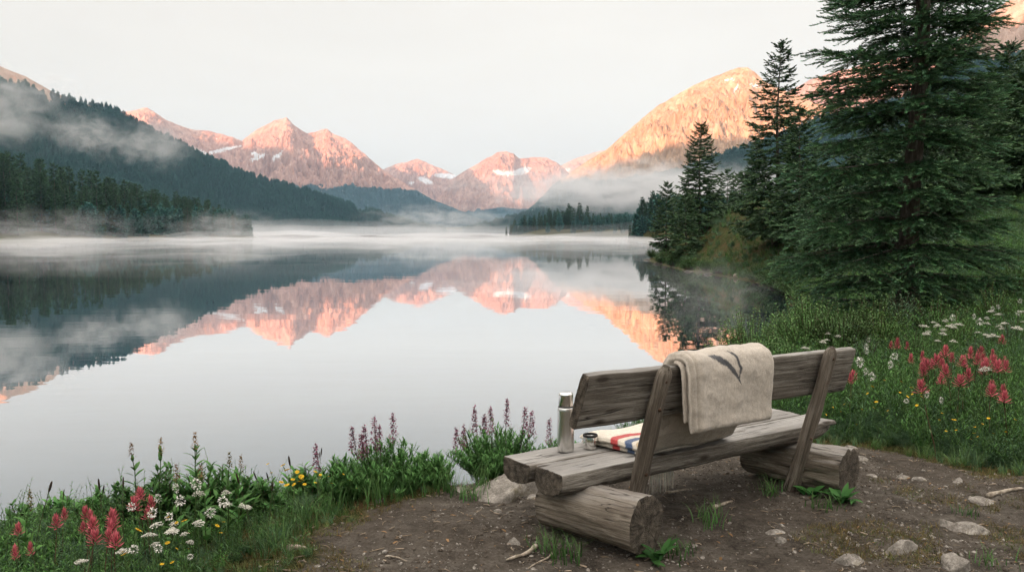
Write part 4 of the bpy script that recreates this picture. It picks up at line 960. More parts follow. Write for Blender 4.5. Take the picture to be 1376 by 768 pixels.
def herb(seed, h=.35, ns=7, nl=12, lL=.055, lW=.014, col=G1, tipc=G2, spread=.10, **k):
    r = random.Random(seed); ts = []
    for i in range(ns):
        a = r.uniform(0, 6.28); rr = r.uniform(0, spread * .5)
        t, p = leafy_stem(h * r.uniform(.55, 1.1), spread * r.uniform(.2, 1.3), a, nl, lL, lW, col, tipc, r, **k)
        t.v += [math.cos(a) * rr, math.sin(a) * rr, 0]; ts.append(t)
    return join(ts)
def grass(seed, n=34, L=.22, W=.0045, col=(.065, .155, .042), tip=(.15, .24, .075), spread=.05, bend=1.4):
    r = random.Random(seed); ts = []
    for i in range(n):
        a = r.uniform(0, 6.28); b = blade(L * r.uniform(.4, 1.1), W * r.uniform(.7, 1.3), bend * r.uniform(.2, 1.2), 4, jit(col, .25, r), jit(tip, .25, r))
        ts.append(place(b, [tr(r.gauss(0, spread * .5), r.gauss(0, spread * .5), -.01, rot_axis(a, 'Z'))]))
    return join(ts)
def feathery(seed, h=.22, n=16, col=(.055, .115, .055), tipc=(.10, .17, .09)):
    """yarrow-like basal foliage: leaves of many fine leaflets"""
    r = random.Random(seed); ts = []
    for i in range(n):
        a = r.uniform(0, 6.28); L = h * r.uniform(.5, 1.1); tl = r.uniform(.5, 1.3); M = tr(r.gauss(0, .03), r.gauss(0, .03), 0, rot_axis(a, 'Z') @ rot_axis(-tl, 'Y'))
        sub = [tube([(0, 0, 0), (L * .5, 0, 0), (L, 0, -L * .15)], [.001, .001, .0006], 3, jit(col, .2, r), False)]
        for j in range(11):
            t = .18 + .8 * j / 11; l = L * .26 * math.sin(math.pi * (t * .85 + .1))
            for sg in (-1, 1):
                sub.append(place(leaf(l, .0045, .3, .1, 2, jit(col, .2, r), tip=tipc), [tr(t * L, 0, -L * .15 * t * t, rot_axis(sg * 1.0, 'Z') @ rot_axis(r.uniform(-.4, .2), 'Y'))]))
        ts.append(place(join(sub), [M]))
    return join(ts)
def blob(rad, n, r, col, size, flat=1.0, center=(0, 0, 0), tip=None):
    """a cluster of small petals or bracts around a point"""
    ts = []
    for i in range(n):
        v = np.array([r.gauss(0, 1), r.gauss(0, 1), r.gauss(0, 1)]); v /= np.linalg.norm(v); v[2] = abs(v[2]) * flat if flat < 1 else v[2]
        p = v * rad * r.uniform(.55, 1.0); p[2] *= flat
        ts.append((np.array(center) + p, v))
    pos = [t[0] for t in ts]; fw = [t[1] for t in ts]
    b = leaf(size, size * .85, .4, .2, 2, col, tip=tip)
    cm = np.array([[r.uniform(.75, 1.2)] * 3 for _ in pos])
    return place(b, frames(pos, fw, [r.uniform(.7, 1.2) for _ in pos]), cm)
def paintbrush(seed, h, big=1.0):
    r = random.Random(seed); st, p = leafy_stem(h, .04, r.uniform(0, 6.28), 9, .055, .008, (.05, .105, .04), (.08, .13, .05), r, stemc=(.10, .06, .04), rad=.0025, shrink=.2)
    top = p[-1]; hs = []; c0, c1 = (.26, .045, .060), (.64, .17, .20)
    n = 40; pos, fw, sc = [], [], []
    for i in range(n):
        t = i / n; a = i * 2.4; z = -.030 + .045 * t; e = .05 + 1.3 * t
        pos.append(top + np.array([math.cos(a) * .006, math.sin(a) * .006, z])); fw.append((math.cos(a) * math.cos(e), math.sin(a) * math.cos(e), math.sin(e))); sc.append(r.uniform(.8, 1.2) * (1.05 - .3 * t))
    hd = place(leaf(.030 * big, .0095, -.6, .3, 2, c0, tip=c1, base=.1), frames(pos, fw, sc), np.array([[r.uniform(.8, 1.25)] * 3 for _ in pos]))
    return st, hd
def umbel(seed, h, kind='flat'):
    r = random.Random(seed); st, p = leafy_stem(h, .05, r.uniform(0, 6.28), 7, .045, .007, (.055, .115, .05), (.09, .15, .07), r, rad=.0018, shrink=.4)
    top = p[-1]; hd = []; ws = []
    if kind == 'flat':
        for i in range(11):
            a = i * 2.4; rr = .023 * math.sqrt(i / 11); c = top + np.array([math.cos(a) * rr, math.sin(a) * rr, .008 + r.uniform(-.004, .004) - rr * .5])
            ws.append(tube([top - [0, 0, .025], c], [.0008, .0006], 3, (.09, .13, .06), False))
            hd.append(blob(.0100, 18, r, (.60, .58, .51), .0058, .45, c, (.72, .70, .63)))
    else:
        hd.append(blob(.018, 70, r, (.66, .64, .58), .007, 1.0, top, (.78, .76, .72)))
    return join([st] + ws), join(hd)
def daisy(seed, h):
    r = random.Random(seed); st, p = leafy_stem(h, .05, r.uniform(0, 6.28), 6, .04, .007, (.05, .11, .04), (.08, .14, .05), r, rad=.0014, shrink=.4)
    top = p[-1]; hd = []; tl = r.uniform(.2, .9); A = r.uniform(0, 6.28)
    M = tr(*top, rot_axis(A, 'Z') @ rot_axis(tl, 'Y'))
    for i in range(9): hd.append(place(leaf(.0135, .0070, .2, .1, 2, (.62, .38, .02), tip=(.70, .46, .04)), [M @ rot_axis(i * .698, 'Z') @ rot_axis(-.25, 'Y')]))
    hd.append(place(blob(.005, 14, r, (.42, .20, .02), .004, .7), [M]))
    return st, join(hd)
def lupine_shrub(seed, wid, h, spikes, col=(.050, .130, .035), tipc=(.095, .205, .060), n=85):
    r = random.Random(seed); ts, sp = [], []
    for i in range(n):
        a = r.uniform(0, 6.28); rr = wid * .5 * math.sqrt(r.random()); hh = h * (1 - .45 * (rr / (wid * .5)) ** 2) * r.uniform(.55, 1.05)
        bx, by = math.cos(a) * rr * .45, math.sin(a) * rr * .45
        t, p = leafy_stem(hh, rr * .6, a, 15, .050, .0105, col, tipc, r, whorl=2, z0=.2, shrink=.1, up=.9, rad=.0022)
        t.v += [bx, by, 0]; ts.append(t)
    heads = []
    for (dx, dy, hh) in spikes:
        p = np.array([(dx * .6, dy * .6, 0), (dx * .85, dy * .85, hh * .5), (dx, dy, hh)]); L_ = r.uniform(.13, .18)
        s_ = [tube(p, [.0028, .0024, .0014], 4, (.075, .075, .045), False)]
        for j in range(30):
            t = j / 30; a = j * 2.4; z = hh - L_ * (1 - t); 
            s_.append(blob(.008 + .007 * (1 - t), 7, r, (.17, .060, .10), .012, 1.0, (dx + math.cos(a) * .015 * (1.15 - t), dy + math.sin(a) * .015 * (1.15 - t), z), (.30, .14, .19)))
        heads.append(join(s_))
    return join(ts), heads
def tall_leafy(seed, h, nl=9, lL=.13, lW=.042, head=.06, hc=(.16, .085, .045)):
    r = random.Random(seed); st, p = leafy_stem(h, .03, r.uniform(0, 6.28), nl, lL, lW, (.050, .135, .035), (.090, .200, .050), r, whorl=2, rad=.0042, shrink=.62, up=.75, z0=.25, bend=.5, seg=5, pw=1.0)
    top = p[-1]; b = [blob(.012 * (1.2 - i / 9), 9, r, hc, .009, 1.0, top + np.array([0, 0, -.01 + head * 1.3 * i / 8]), (.24, .15, .07)) for i in range(9)]
    return st, join(b)
def reed(seed, h):
    r = random.Random(seed); p = stem_path(h, r.uniform(.02, .09), r.uniform(0, 6.28), 6, .01)
    st = tube(p, [.0013] * 6, 4, (.075, .09, .045), False)
    e = p[-1]; d = (p[-1] - p[-2]); d /= np.linalg.norm(d); hd = tube([e - d * .004, e + d * .006, e + d * .02, e + d * .034, e + d * .040], [.002, .0042, .0046, .0034, .001], 6, (.045, .032, .022))
    return st, hd
def bush(seed, wid, h, n=110, leafn=16, lL=.048, lW=.027, col=(.055, .125, .036), tipc=(.15, .25, .09)):
    r = random.Random(seed); ts = []; tw = []
    for i in range(n):
        a = r.uniform(0, 6.28); rr = wid * .5 * math.sqrt(r.random()); hh = h * math.sqrt(max(.08, 1 - (rr / (wid * .52)) ** 2)) * r.uniform(.6, 1.12)
        t, p = leafy_stem(hh, rr * .7, a, leafn, lL, lW, col, tipc, r, stemc=(.10, .075, .05), rad=.004, whorl=2, z0=.3, shrink=.25, up=.7)
        t.v += [math.cos(a) * rr * .3, math.sin(a) * rr * .3, 0]; ts.append(t)
    return join(ts)
# ------------------------------------------------------------------ plants: where they stand
def solve_D(px, py, h, lo=3.1, hi=40.0):
    """ground spot from which a plant of height h shows its top at (px, py)"""
    D = np.linspace(lo, hi, 700); x = (px - 688) / FPX * D; top = ground_z(x, D) + h
    ok = CAMZ - (py - HOR) / FPX * D - top
    s = np.nonzero((ok[:-1] >= 0) & (ok[1:] < 0))[0]
    return float(D[s[0]]) if len(s) else None
protoM = {}
def variants(key, fn, n, *a):
    if key not in protoM: protoM[key] = []
    for k in range(n):
        st, hd = fn(1000 + 13 * k + len(key), *a); protoM[key].append((mesh(key + '_stem', st, M_LEAF), mesh(key + '_head', hd, M_PETAL)))
variants('paintbrush', paintbrush, 6, .30); variants('yarrow', umbel, 5, .34); variants('globe', lambda s, h: umbel(s, h, 'globe'), 3, .34); variants('daisy', daisy, 5, .28); variants('reed', reed, 4, .34)
def flowers(key, name, heads, hr, part, labelf, group, cat, s_=(.9, 1.15), lo=3.1):
    out = []
    for px, py in heads:
        h0 = random.uniform(*hr)
        for h in (h0, h0 * .85, h0 * .7, h0 * .55, h0 * .4, h0 * 1.3, h0 * 1.6):
            D = solve_D(px, py, h, lo)
            if D and dirt_amount(np.array([(px - 688) / FPX * D]), np.array([D]))[0] < .3: break
            D = None
        if not D: print('no spot', key, px, py); continue
        x = (px - 688) / FPX * D; out.append((px, x, D, gz(x, D), h))
    out.sort()
    for i, (px, x, y, z, h) in enumerate(out):
        ms = protoM[key][random.randrange(len(protoM[key]))]; base = {'paintbrush': .31, 'yarrow': .35, 'globe': .35, 'daisy': .285, 'reed': .38}[key]
        s = h / base; w_ = max(s, .8) * random.uniform(.62, 1.1); 
        o = obj(name, ms[0], None, (x, y, z), (random.gauss(0, .05), random.gauss(0, .05), random.uniform(0, 6.28))); o.scale = (w_, w_, s); tag(o, labelf(i, len(out)), cat, group)
        c = obj(part, ms[1], o)
        # keep the head's own proportions when the stem is stretched
    return out
PB_L = [(12, 742), (37, 739), (9, 709), (59, 703), (107, 688), (121, 688), (134, 684), (128, 692), (110, 708), (95, 713), (92, 725), (136, 714), (130, 719), (137, 727), (191, 661), (176, 661), (187, 667), (195, 673), (192, 694), (66, 687), (103, 700), (142, 700)]
PB_R = [(1244, 476), (1249, 486), (1259, 489), (1246, 498), (1264, 477), (1283, 478), (1281, 484), (1309, 477), (1314, 482), (1307, 471), (1320, 490), (1300, 500), (1290, 509), (1269, 510), (1274, 507), (1342, 472), (1352, 489), (1362, 490), (1348, 487), (1364, 522), (1364, 530), (1329, 516), (1334, 521), (1216, 459), (1221, 462), (1197, 462), (1145, 501), (1352, 455), (1266, 517), (1254, 480), (1240, 487), (1318, 475), (1325, 470), (1358, 484), (1338, 478), (1252, 493), (1286, 492), (1278, 470), (1150, 508), (1234, 478), (1305, 484)]
YW_R = [(1098, 465), (1110, 447), (1107, 455), (1114, 457), (1124, 450), (1247, 434), (1258, 434), (1246, 445), (1259, 445), (1269, 442), (1271, 430), (1285, 435), (1295, 434), (1320, 414), (1321, 425), (1316, 430), (1324, 444), (1328, 448), (1332, 446), (1343, 431), (1360, 436), (1368, 438), (1374, 429), (1272, 457), (1292, 457), (1331, 490), (1252, 432), (1264, 446), (1280, 437), (1352, 440), (1290, 438), (1334, 420), (1366, 415)]
GL_R = [(1148, 483), (1171, 455), (1156, 462), (1193, 484), (1283, 425), (1308, 421), (1307, 428), (1361, 417), (1286, 537), (1225, 538), (1165, 470), (1181, 496), (1208, 478), (1240, 528), (1160, 500), (1339, 412), (1355, 410), (1372, 402)]
YD_R = [(1187, 546), (1225, 513), (1223, 529), (1211, 524), (1192, 511), (1166, 548), (1162, 527), (1134, 552), (1151, 570), (1108, 558), (1283, 561), (1276, 564), (1295, 567), (1289, 580), (1301, 576), (1307, 579), (1318, 569), (1319, 586), (1326, 574), (1353, 591), (1280, 598), (1374, 565), (1218, 520), (1228, 522), (1206, 530), (1236, 534), (1230, 543), (1198, 538), (1334, 583), (1345, 560), (1362, 578), (1268, 556), (1090, 552), (1120, 548), (1256, 588), (1309, 590), (1207, 552), (1141, 543), (1173, 519)]
YW_L = [(284, 662), (259, 659), (304, 680), (333, 687), (209, 711), (212, 714), (200, 722), (232, 714), (246, 731), (197, 737), (79, 748), (87, 745), (104, 758), (265, 703), (229, 722), (299, 684), (338, 684), (172, 735), (220, 706)]
GL_L = [(214, 668), (238, 668), (279, 671), (237, 685), (172, 730), (175, 748), (258, 752), (180, 681), (249, 645), (224, 660), (190, 745), (272, 690), (210, 682)]
YD_L = [(208, 694), (227, 699), (244, 697), (261, 701), (275, 709), (153, 719), (178, 733), (222, 727), (238, 740), (241, 746), (226, 755), (218, 758), (169, 743), (386, 623), (377, 624), (399, 641), (406, 646), (427, 644), (443, 644), (454, 642), (460, 652), (419, 648), (383, 649), (412, 657), (472, 656), (363, 646), (390, 640), (372, 652), (396, 650), (402, 634), (434, 650), (448, 650), (410, 640), (380, 634), (368, 640), (250, 716), (150, 728), (284, 718), (306, 705)]
RD_L = [(33, 655), (63, 663), (119, 646), (135, 636), (154, 642), (340, 633), (356, 632), (367, 629), (397, 614), (440, 628), (418, 604), (350, 650), (422, 612)]
fl_l = lambda what, where: (lambda i, n: '%s, %s from left %s' % (what, nth(i + 1), where))
flowers('paintbrush', 'paintbrush_flower', PB_L, (.26, .34), 'flower_head', fl_l('red paintbrush bloom', 'in the lower left corner'), 'red paintbrush blooms at lower left', 'wildflower')
flowers('paintbrush', 'paintbrush_flower', PB_R, (.38, .52), 'flower_head', fl_l('rosy red paintbrush bloom', 'in the meadow right of the bench'), 'red paintbrush blooms in the right meadow', 'wildflower')
flowers('yarrow', 'yarrow_flower', YW_R, (.42, .6), 'flower_head', fl_l('flat topped white yarrow', 'in the meadow right of the bench'), 'white yarrow in the right meadow', 'wildflower')
flowers('globe', 'globe_flower', GL_R, (.42, .6), 'flower_head', fl_l('round white flower head', 'in the meadow right of the bench'), 'round white flowers in the right meadow', 'wildflower')
flowers('daisy', 'yellow_flower', YD_R, (.30, .44), 'flower_head', fl_l('small yellow flower', 'in the meadow right of the bench'), 'yellow flowers in the right meadow', 'wildflower')
flowers('yarrow', 'yarrow_flower', YW_L, (.30, .44), 'flower_head', fl_l('flat topped white yarrow', 'on the lower left bank'), 'white yarrow on the left bank', 'wildflower')
flowers('globe', 'globe_flower', GL_L, (.30, .44), 'flower_head', fl_l('round white flower head', 'on the lower left bank'), 'round white flowers on the left bank', 'wildflower')
flowers('daisy', 'yellow_flower', YD_L, (.30, .42), 'flower_head', fl_l('small yellow flower', 'on the bank left of the dirt clearing'), 'yellow flowers on the left bank', 'wildflower')
flowers('reed', 'dark_headed_reed', RD_L, (.34, .46), 'seed_head', fl_l('thin stalk with dark seed head', 'against the water at lower left'), 'dark headed stalks on the left bank', 'plant')
def plant_thing(name, x, y, parts, label, cat, group=None, rz=0.0, sc=1.0):
    t = empty(name, (x, y, gz(x, y)), rz, label, cat, group); t.scale = (sc,) * 3
    for nm, me in parts: obj(nm, me, t)
    return t
for i, (px, py, h, lab) in enumerate([(176, 600, .46, 'broad leaved plant with a dark bud tip, leftmost of the tall ones at lower left'), (210, 598, .46, 'broad leaved plant with a pale seed spike, second of the tall ones at lower left'),
        (253, 584, .56, 'tallest broad leaved plant with a brown seed spike on the lower left bank'), (297, 616, .44, 'broad leaved plant with a bare tip, right of the tallest one'), (312, 624, .40, 'narrow leafy plant with drooping seeds, rightmost of the tall ones'),
        (20, 676, .36, 'small leafy plant at the left edge above the red flowers'), (232, 636, .42, 'leafy plant with brown buds between the two tallest'), (270, 632, .44, 'leafy plant just right of the tallest seed spike')]):
    D = solve_D(px, py, h) or 4.2; st, hd = tall_leafy(300 + i, h * .93, 7 + i % 3, .13 if i < 5 else .10, .040, .05, [(.10, .06, .05), (.30, .22, .13), (.22, .13, .06), (.06, .09, .03), (.14, .09, .04), (.07, .10, .04), (.12, .06, .03), (.18, .12, .06)][i])
    plant_thing('tall_leafy_plant', (px - 688) / FPX * D, D, [('stem', mesh('stem', st, M_LEAF)), ('seed_spike', mesh('seed_spike', hd, M_PETAL))], lab, 'plant', 'tall broad leaved plants on the left bank')
for px, D, wid, h, lab in [(212, 4.15, .34, .33, 'leafy clump under the pale seed spike at lower left'), (258, 4.2, .36, .38, 'broad leafy clump at the foot of the tallest seed spike'), (300, 4.3, .34, .30, 'leafy clump right of the tallest seed spike'), (166, 4.2, .28, .26, 'leafy clump above the upper red flowers'),
                           (20, 4.25, .30, .22, 'leafy clump at the left edge of the bank'), (75, 4.3, .30, .20, 'leafy clump behind the lowest red flowers'), (345, 4.5, .30, .22, 'leafy clump left of the yellow flowers'), (402, 4.75, .30, .22, 'leafy clump among the yellow flowers'), (118, 4.25, .3, .2, 'leafy clump behind the main red flower group')]:
    fo = bush(int(px) + 50, wid, h, 34, 9, .075, .026, (.045, .125, .035), (.090, .195, .055)); x = (px - 688) / FPX * D
    plant_thing('leafy_clump', x, D, [('foliage', mesh('foliage', fo, M_LEAF))], lab, 'plant')
def shrub_spikes(px0, D, tops, zb):
    return [((px - px0) / FPX * D, random.uniform(-.08, .05), CAMZ - (py - HOR) / FPX * D - zb) for px, py in tops]
for px, D, wid, h, tops, lab in [(520, 4.95, .60, .34, [(473, 573), (490, 571), (501, 561), (508, 572), (528, 555), (484, 584)], 'bushy lupine with purple brown flower spikes, left of the dirt clearing'),
                                 (668, 5.35, .66, .36, [(612, 577), (622, 575), (637, 548), (659, 547), (681, 539), (706, 548), (715, 556), (650, 562)], 'bushy lupine with reddish spikes just left of the bench seat'),
                                 (575, 5.05, .34, .22, [], 'low leafy shrub between the two lupines'), (760, 5.9, .5, .30, [(738, 562)], 'green shrub behind the steel flask'), (455, 4.75, .34, .24, [(421, 600)], 'low leafy shrub beside the yellow flowers')]:
    x = (px - 688) / FPX * D; z = gz(x, D); fo, hs_ = lupine_shrub(int(px), wid, h, shrub_spikes(px, D, tops, z), n=int(150 * wid / .6))
    plant_thing('lupine_shrub', x, D, [('foliage', mesh('foliage', fo, M_LEAF))] + [('flower_spike', mesh('flower_spike', q, M_PETAL)) for q in hs_], lab, 'shrub')
for px, D, wid, h, lab in [(1010, 10.2, 1.25, .85, 'low willow bush at the water edge behind the bench'), (1085, 9.6, 1.1, .80, 'willow bush behind the right end of the backrest'), (1135, 9.0, .9, .75, 'loose green bush at the left foot of the large spruce'), (955, 9.4, .7, .42, 'small willow bush just right of the blanket, by the water'), (1050, 8.2, .9, .46, 'low dense bush between bench and willow bushes'),
                           (1175, 10.5, 1.0, .75, 'bush in the shade right of the willow bushes')]:
    x = (px - 688) / FPX * D
    plant_thing('willow_bush', x, D, [('foliage', mesh('foliage', bush(int(px) + 7, wid, h, int(170 * wid)), M_LEAF))], lab, 'bush')
MS = [mesh('foliage', bush(950 + k, .75, .55, 70, 12, .05, .018, [(.055, .130, .040), (.070, .140, .075), (.050, .120, .035)][k], [(.11, .21, .065), (.13, .21, .12), (.13, .22, .06)][k]), M_LEAF) for k in range(3)]
for i, (px, D, s_) in enumerate(sorted([(1160, 8.2, .9), (1186, 9.6, 1.1), (1215, 11.0, 1.2), (1232, 8.8, .8), (1262, 10.5, 1.2), (1290, 9.4, .9), (1305, 12.0, 1.3), (1338, 10.8, 1.1), (1362, 9.0, .9), (1372, 12.5, 1.3), (1350, 7.4, .7), (1200, 7.4, .7), (1142, 7.4, .8), (1322, 8.4, .75), (1278, 7.6, .7)])):
    x = (px - 688) / FPX * D
    plant_thing('meadow_shrub', x, D, [('foliage', MS[i % 3])], 'small leafy shrub rising from the flower meadow, %s from the left' % nth(i + 1), 'shrub', 'small shrubs in the right meadow', random.uniform(0, 6), s_)
WB = [mesh('foliage', bush(900 + k, 1.6, 1.1, 120, 12, .10, .045, (.050, .115, .040), (.10, .17, .06)), M_LEAF) for k in range(3)]
for i, (px, D, s_) in enumerate(sorted([(876, 78, .9), (890, 66, 1.0), (905, 60, 1.1), (925, 55, 1.0), (948, 52, .8), (965, 49, .7), (1018, 42, .9), (1040, 38, 1.2), (1060, 34, 1.3), (1075, 30, 1.2), (1090, 26, 1.0), (1008, 52, 1.0), (1095, 22, .8)])):
    x = (px - 688) / FPX * D
    plant_thing('shore_bush', x, D, [('foliage', WB[i % 3])], 'low rounded bush, %s from the left along the right shore' % nth(i + 1), 'bush', 'low bushes along the right shore', random.uniform(0, 6), s_)
# ------------------------------------------------------------------ uncountable cover
GC = template('grass_clump', [grass(1), grass(2, 30, .16, .004, (.075, .11, .035), (.17, .17, .07)), grass(3, 40, .26, .005, (.045, .11, .045), (.11, .18, .09)), grass(4, 26, .12, .004, (.09, .085, .03), (.20, .15, .07), bend=1.8)], M_LEAF)
HC = template('meadow_herb', [herb(11), herb(12, .30, 8, 14, .04, .010, G3, (.10, .17, .09)), herb(13, .26, 6, 9, .07, .020, (.045, .11, .03), G2), feathery(14), feathery(15, .28, 20, (.07, .13, .075), (.12, .19, .11)), herb(16, .42, 6, 16, .05, .009, (.05, .125, .035), (.10, .19, .055)), herb(17, .2, 8, 8, .05, .024, (.035, .10, .028), (.06, .145, .04), whorl=2)], M_LEAF)
def sample(n, px0, px1, D0, D1, seed):
    r = np.random.default_rng(seed); D = D0 * (D1 / D0) ** r.random(n); px = r.uniform(px0, px1, n); x = (px - 688) / FPX * D
    return x, D, r
def cover(name, n, px0, px1, D0, D1, seed, col, nidx, smin, smax, cond, label, tilt=.15, grow=0.0, prob=None):
    x, y, r = sample(n, px0, px1, D0, D1, seed)
    s = sdf(x, y); dm_ = -sdf(x, y, DIRT) + .16 * fbm(x * 1.7, y * 1.7, 3.0, 4)
    k = cond(x, y, s, dm_); x, y, s, dm_ = x[k], y[k], s[k], dm_[k]; n = len(x)
    z = ground_z(x, y); hs_ = sst(-dm_, -.05, .8)
    sc = r.uniform(smin, smax, n) * (.45 + .55 * hs_) * (1 + grow * np.clip(y - 8, 0, 60))
    idx = r.choice(nidx, n, p=prob)
    print(name, n)
    scatter(name, np.stack([x, y, z - .012], 1), np.stack([r.normal(0, tilt, n), r.normal(0, tilt, n), r.uniform(0, 6.28, n)], 1), sc, idx, col, label)
near_ok = lambda x, y, s, d: (s > -.25) & (d < .02)
bench_clear = lambda x, y: ~((((x - 1.05) * math.cos(BA) + (y - 4.6) * math.sin(BA)).__abs__() < 1.25) & ((-(x - 1.05) * math.sin(BA) + (y - 4.6) * math.cos(BA)).__abs__() < .42))
cover('grass', 4200, -120, 760, 3.1, 7.0, 1, GC, 4, .40, .85, lambda x, y, s, d: near_ok(x, y, s, d) & ((d > -.55) | (fbm(x * 2, y * 2, 1, 2) > .15)), 'grass growing along the near bank', .2)
cover('meadow_plants', 5200, -120, 700, 3.1, 6.6, 2, HC, 7, .38, .78, lambda x, y, s, d: (s > -.15) & (d < -.16), 'green herbs crowding the near left bank', prob=[.10, .08, .27, .12, .08, .10, .25])
cover('meadow_plants', 15000, 850, 1480, 5.0, 16, 3, HC, 7, .55, 1.3, lambda x, y, s, d: (s > .05) & (d < -.22), 'dense green herbs filling the flower meadow on the right')
cover('grass', 9000, 760, 1480, 5.0, 16, 4, GC, 4, .6, 1.3, lambda x, y, s, d: near_ok(x, y, s, d), 'grass at the edge of the flower meadow', .2)
cover('meadow_plants', 9000, 860, 1480, 16, 95, 5, HC, 7, .9, 1.6, lambda x, y, s, d: (s > .2), 'green ground cover on the far bank and hillside', .2, .008)
cover('grass', 9000, 860, 1480, 16, 95, 6, GC, 4, 1.0, 1.7, lambda x, y, s, d: (s > .05), 'tufted grass on the far bank and hillside', .25, .006)
# short moss-like grass on the worn margins
SG = template('short_grass', [grass(21, 30, .045, .003, (.065, .085, .025), (.13, .13, .045), .06, 1.8), grass(22, 30, .06, .003, (.085, .07, .028), (.16, .12, .05), .06, 2.0), grass(23, 26, .035, .003, (.045, .085, .025), (.09, .13, .04), .05, 1.6)], M_LEAF)
def patchy(x, y, s, d):
    a = fbm(x * 1.6, y * 1.6, 7.0, 3); b = ((x + 1.35) / .75) ** 2 + ((y - 3.75) / .33) ** 2 < 1 + .5 * a; c = ((x - 2.1) / .75) ** 2 + ((y - 4.05) / .34) ** 2 < 1 + .6 * a; e = ((x - 2.6) / .8) ** 2 + ((y - 4.9) / .35) ** 2 < .8 + .7 * a
    return (s > .1) & (((d > -.5) & (d < .10 + .12 * a)) | (b & (a > -.5)) | (c & (a > -.1)) | (e & (a > -.05)))
cover('short_grass', 26000, -60, 1440, 3.3, 7.5, 8, SG, 3, 1.0, 1.9, lambda x, y, s, d: patchy(x, y, s, d) & bench_clear(x, y), 'short mossy grass at the edge of the bare soil', .3)
# ------------------------------------------------------------------ tufts by the bench
def tuft(px, py, n, L, W, label, name='grass_tuft', seed=0, fn=None):
    p = on_plane(px, py, .9); t = fn or grass(seed, n, L, W, (.045, .115, .03), (.10, .18, .06), .09, 1.5)
    plant_thing(name, p[0], p[1], [('leaves' if fn else 'blades', mesh('blades', t, M_LEAF))], label, 'plant' if fn else 'grass tuft')
def rosette(seed, n=9, L=.13, W=.045):
    r = random.Random(seed); return join([place(leaf(L * r.uniform(.6, 1.1), W * r.uniform(.7, 1.1), r.uniform(.5, 1.2), .2, 5, jit((.035, .11, .03), .2, r), tip=(.06, .16, .04)), [tr(r.gauss(0, .02), r.gauss(0, .02), 0, rot_axis(i * 2.4, 'Z') @ rot_axis(-r.uniform(.5, 1.1), 'Y'))]) for i in range(n)])
tuft(757, 748, 60, .17, .005, 'grass tuft against the near base log, left side', seed=71)
tuft(735, 738, 30, .12, .005, 'small grass tuft at the far left of the near base log', seed=76)
tuft(880, 752, 0, 0, 0, 'broad leaved rosette at the sawn end of the near base log', 'leafy_rosette', fn=rosette(5, 12, .13, .04))
tuft(905, 742, 34, .11, .006, 'grass tuft right of the near sawn log end', seed=72)
tuft(953, 705, 46, .15, .005, 'grass tuft under the middle of the bench', seed=73)
tuft(1088, 667, 0, 0, 0, 'broad leaved rosette at the foot of the right post', 'leafy_rosette', fn=rosette(8, 8, .13, .055))
tuft(1130, 678, 0, 0, 0, 'leafy plant at the end of the far base log', 'leafy_rosette', fn=rosette(9, 14, .14, .04))
tuft(1108, 684, 40, .10, .005, 'grass tuft before the far base log', seed=74)
tuft(1035, 664, 40, .13, .005, 'grass tuft left of the right post foot', seed=75)
tuft(1300, 690, 30, .08, .005, 'grass tuft above the pale rocks at lower right', seed=77)
for i, (px, py, n_, L_) in enumerate([(462, 680, 60, .20), (505, 676, 60, .22), (548, 668, 50, .18), (598, 664, 60, .20), (632, 668, 50, .16), (425, 700, 60, .20), (395, 722, 50, .18), (365, 745, 50, .18), (650, 655, 40, .20)]):
    tuft(px, py, n_, L_, .004, 'pale arching grass tuft, %s from left along the edge of the bare soil' % nth([8, 7, 6, 5, 4, 3, 2, 1, 9].index(9) + 1 if False else sorted([462, 505, 548, 598, 632, 425, 395, 365, 650]).index(px) + 1), seed=120 + i)
tuft(1330, 760, 36, .10, .005, 'grass tuft beside the rock in the lower right corner', seed=78)
# ------------------------------------------------------------------ rocks, driftwood, gravel
def m_stone(name, a=(.17, .15, .13), b=(.38, .35, .31)):
    n = NT(name); c = n.n('ShaderNodeTexCoord').outputs['Object']; k = n.noise(c, 9, 8, .7); f = n.noise(c, 90, 5, .75)
    col = n.ramp(n.math('ADD', n.math('MULTIPLY', k, .6), n.math('MULTIPLY', f, .4)), [(.34, tuple(x * .55 for x in a)), (.46, a), (.6, b)])
    col = n.mix(n.mr(n.noise(c, 5, 4, .7), .56, .64, 0, .6), col, (.12, .10, .055))
    return n.done(n.pbr(col, .88, n.bump(n.math('ADD', k, n.math('MULTIPLY', f, .5)), .8, .01), spec=.25))
STONE = m_stone('stone'); DARKSTONE = m_stone('dark_stone', (.06, .055, .05), (.15, .14, .125)); CLOD = m_stone('soil_clod', (.055, .043, .033), (.12, .098, .078)); STONE2 = m_stone('pale_stone', (.14, .125, .108), (.33, .30, .265))
def rock_t(seed, sx, sy, sz, facets=9, sub=4, rough=.10):
    v, f = ico(sub); r = np.random.default_rng(seed); d = v.copy()
    for _ in range(facets):
        nrm = r.normal(size=3); nrm[2] = abs(nrm[2]) * .8; nrm /= np.linalg.norm(nrm); h = r.uniform(.55, .85); e = d @ nrm - h
        d -= np.where(e > 0, e * .86, 0)[:, None] * nrm
    d *= (1 + rough * fbm(v[:, 0] * 1.6 + seed, v[:, 1] * 1.6, v[:, 2] * 1.6, 5))[:, None]
    d *= np.array([sx, sy, sz]) / 2
    return T(d, f, (.3, .3, .3))
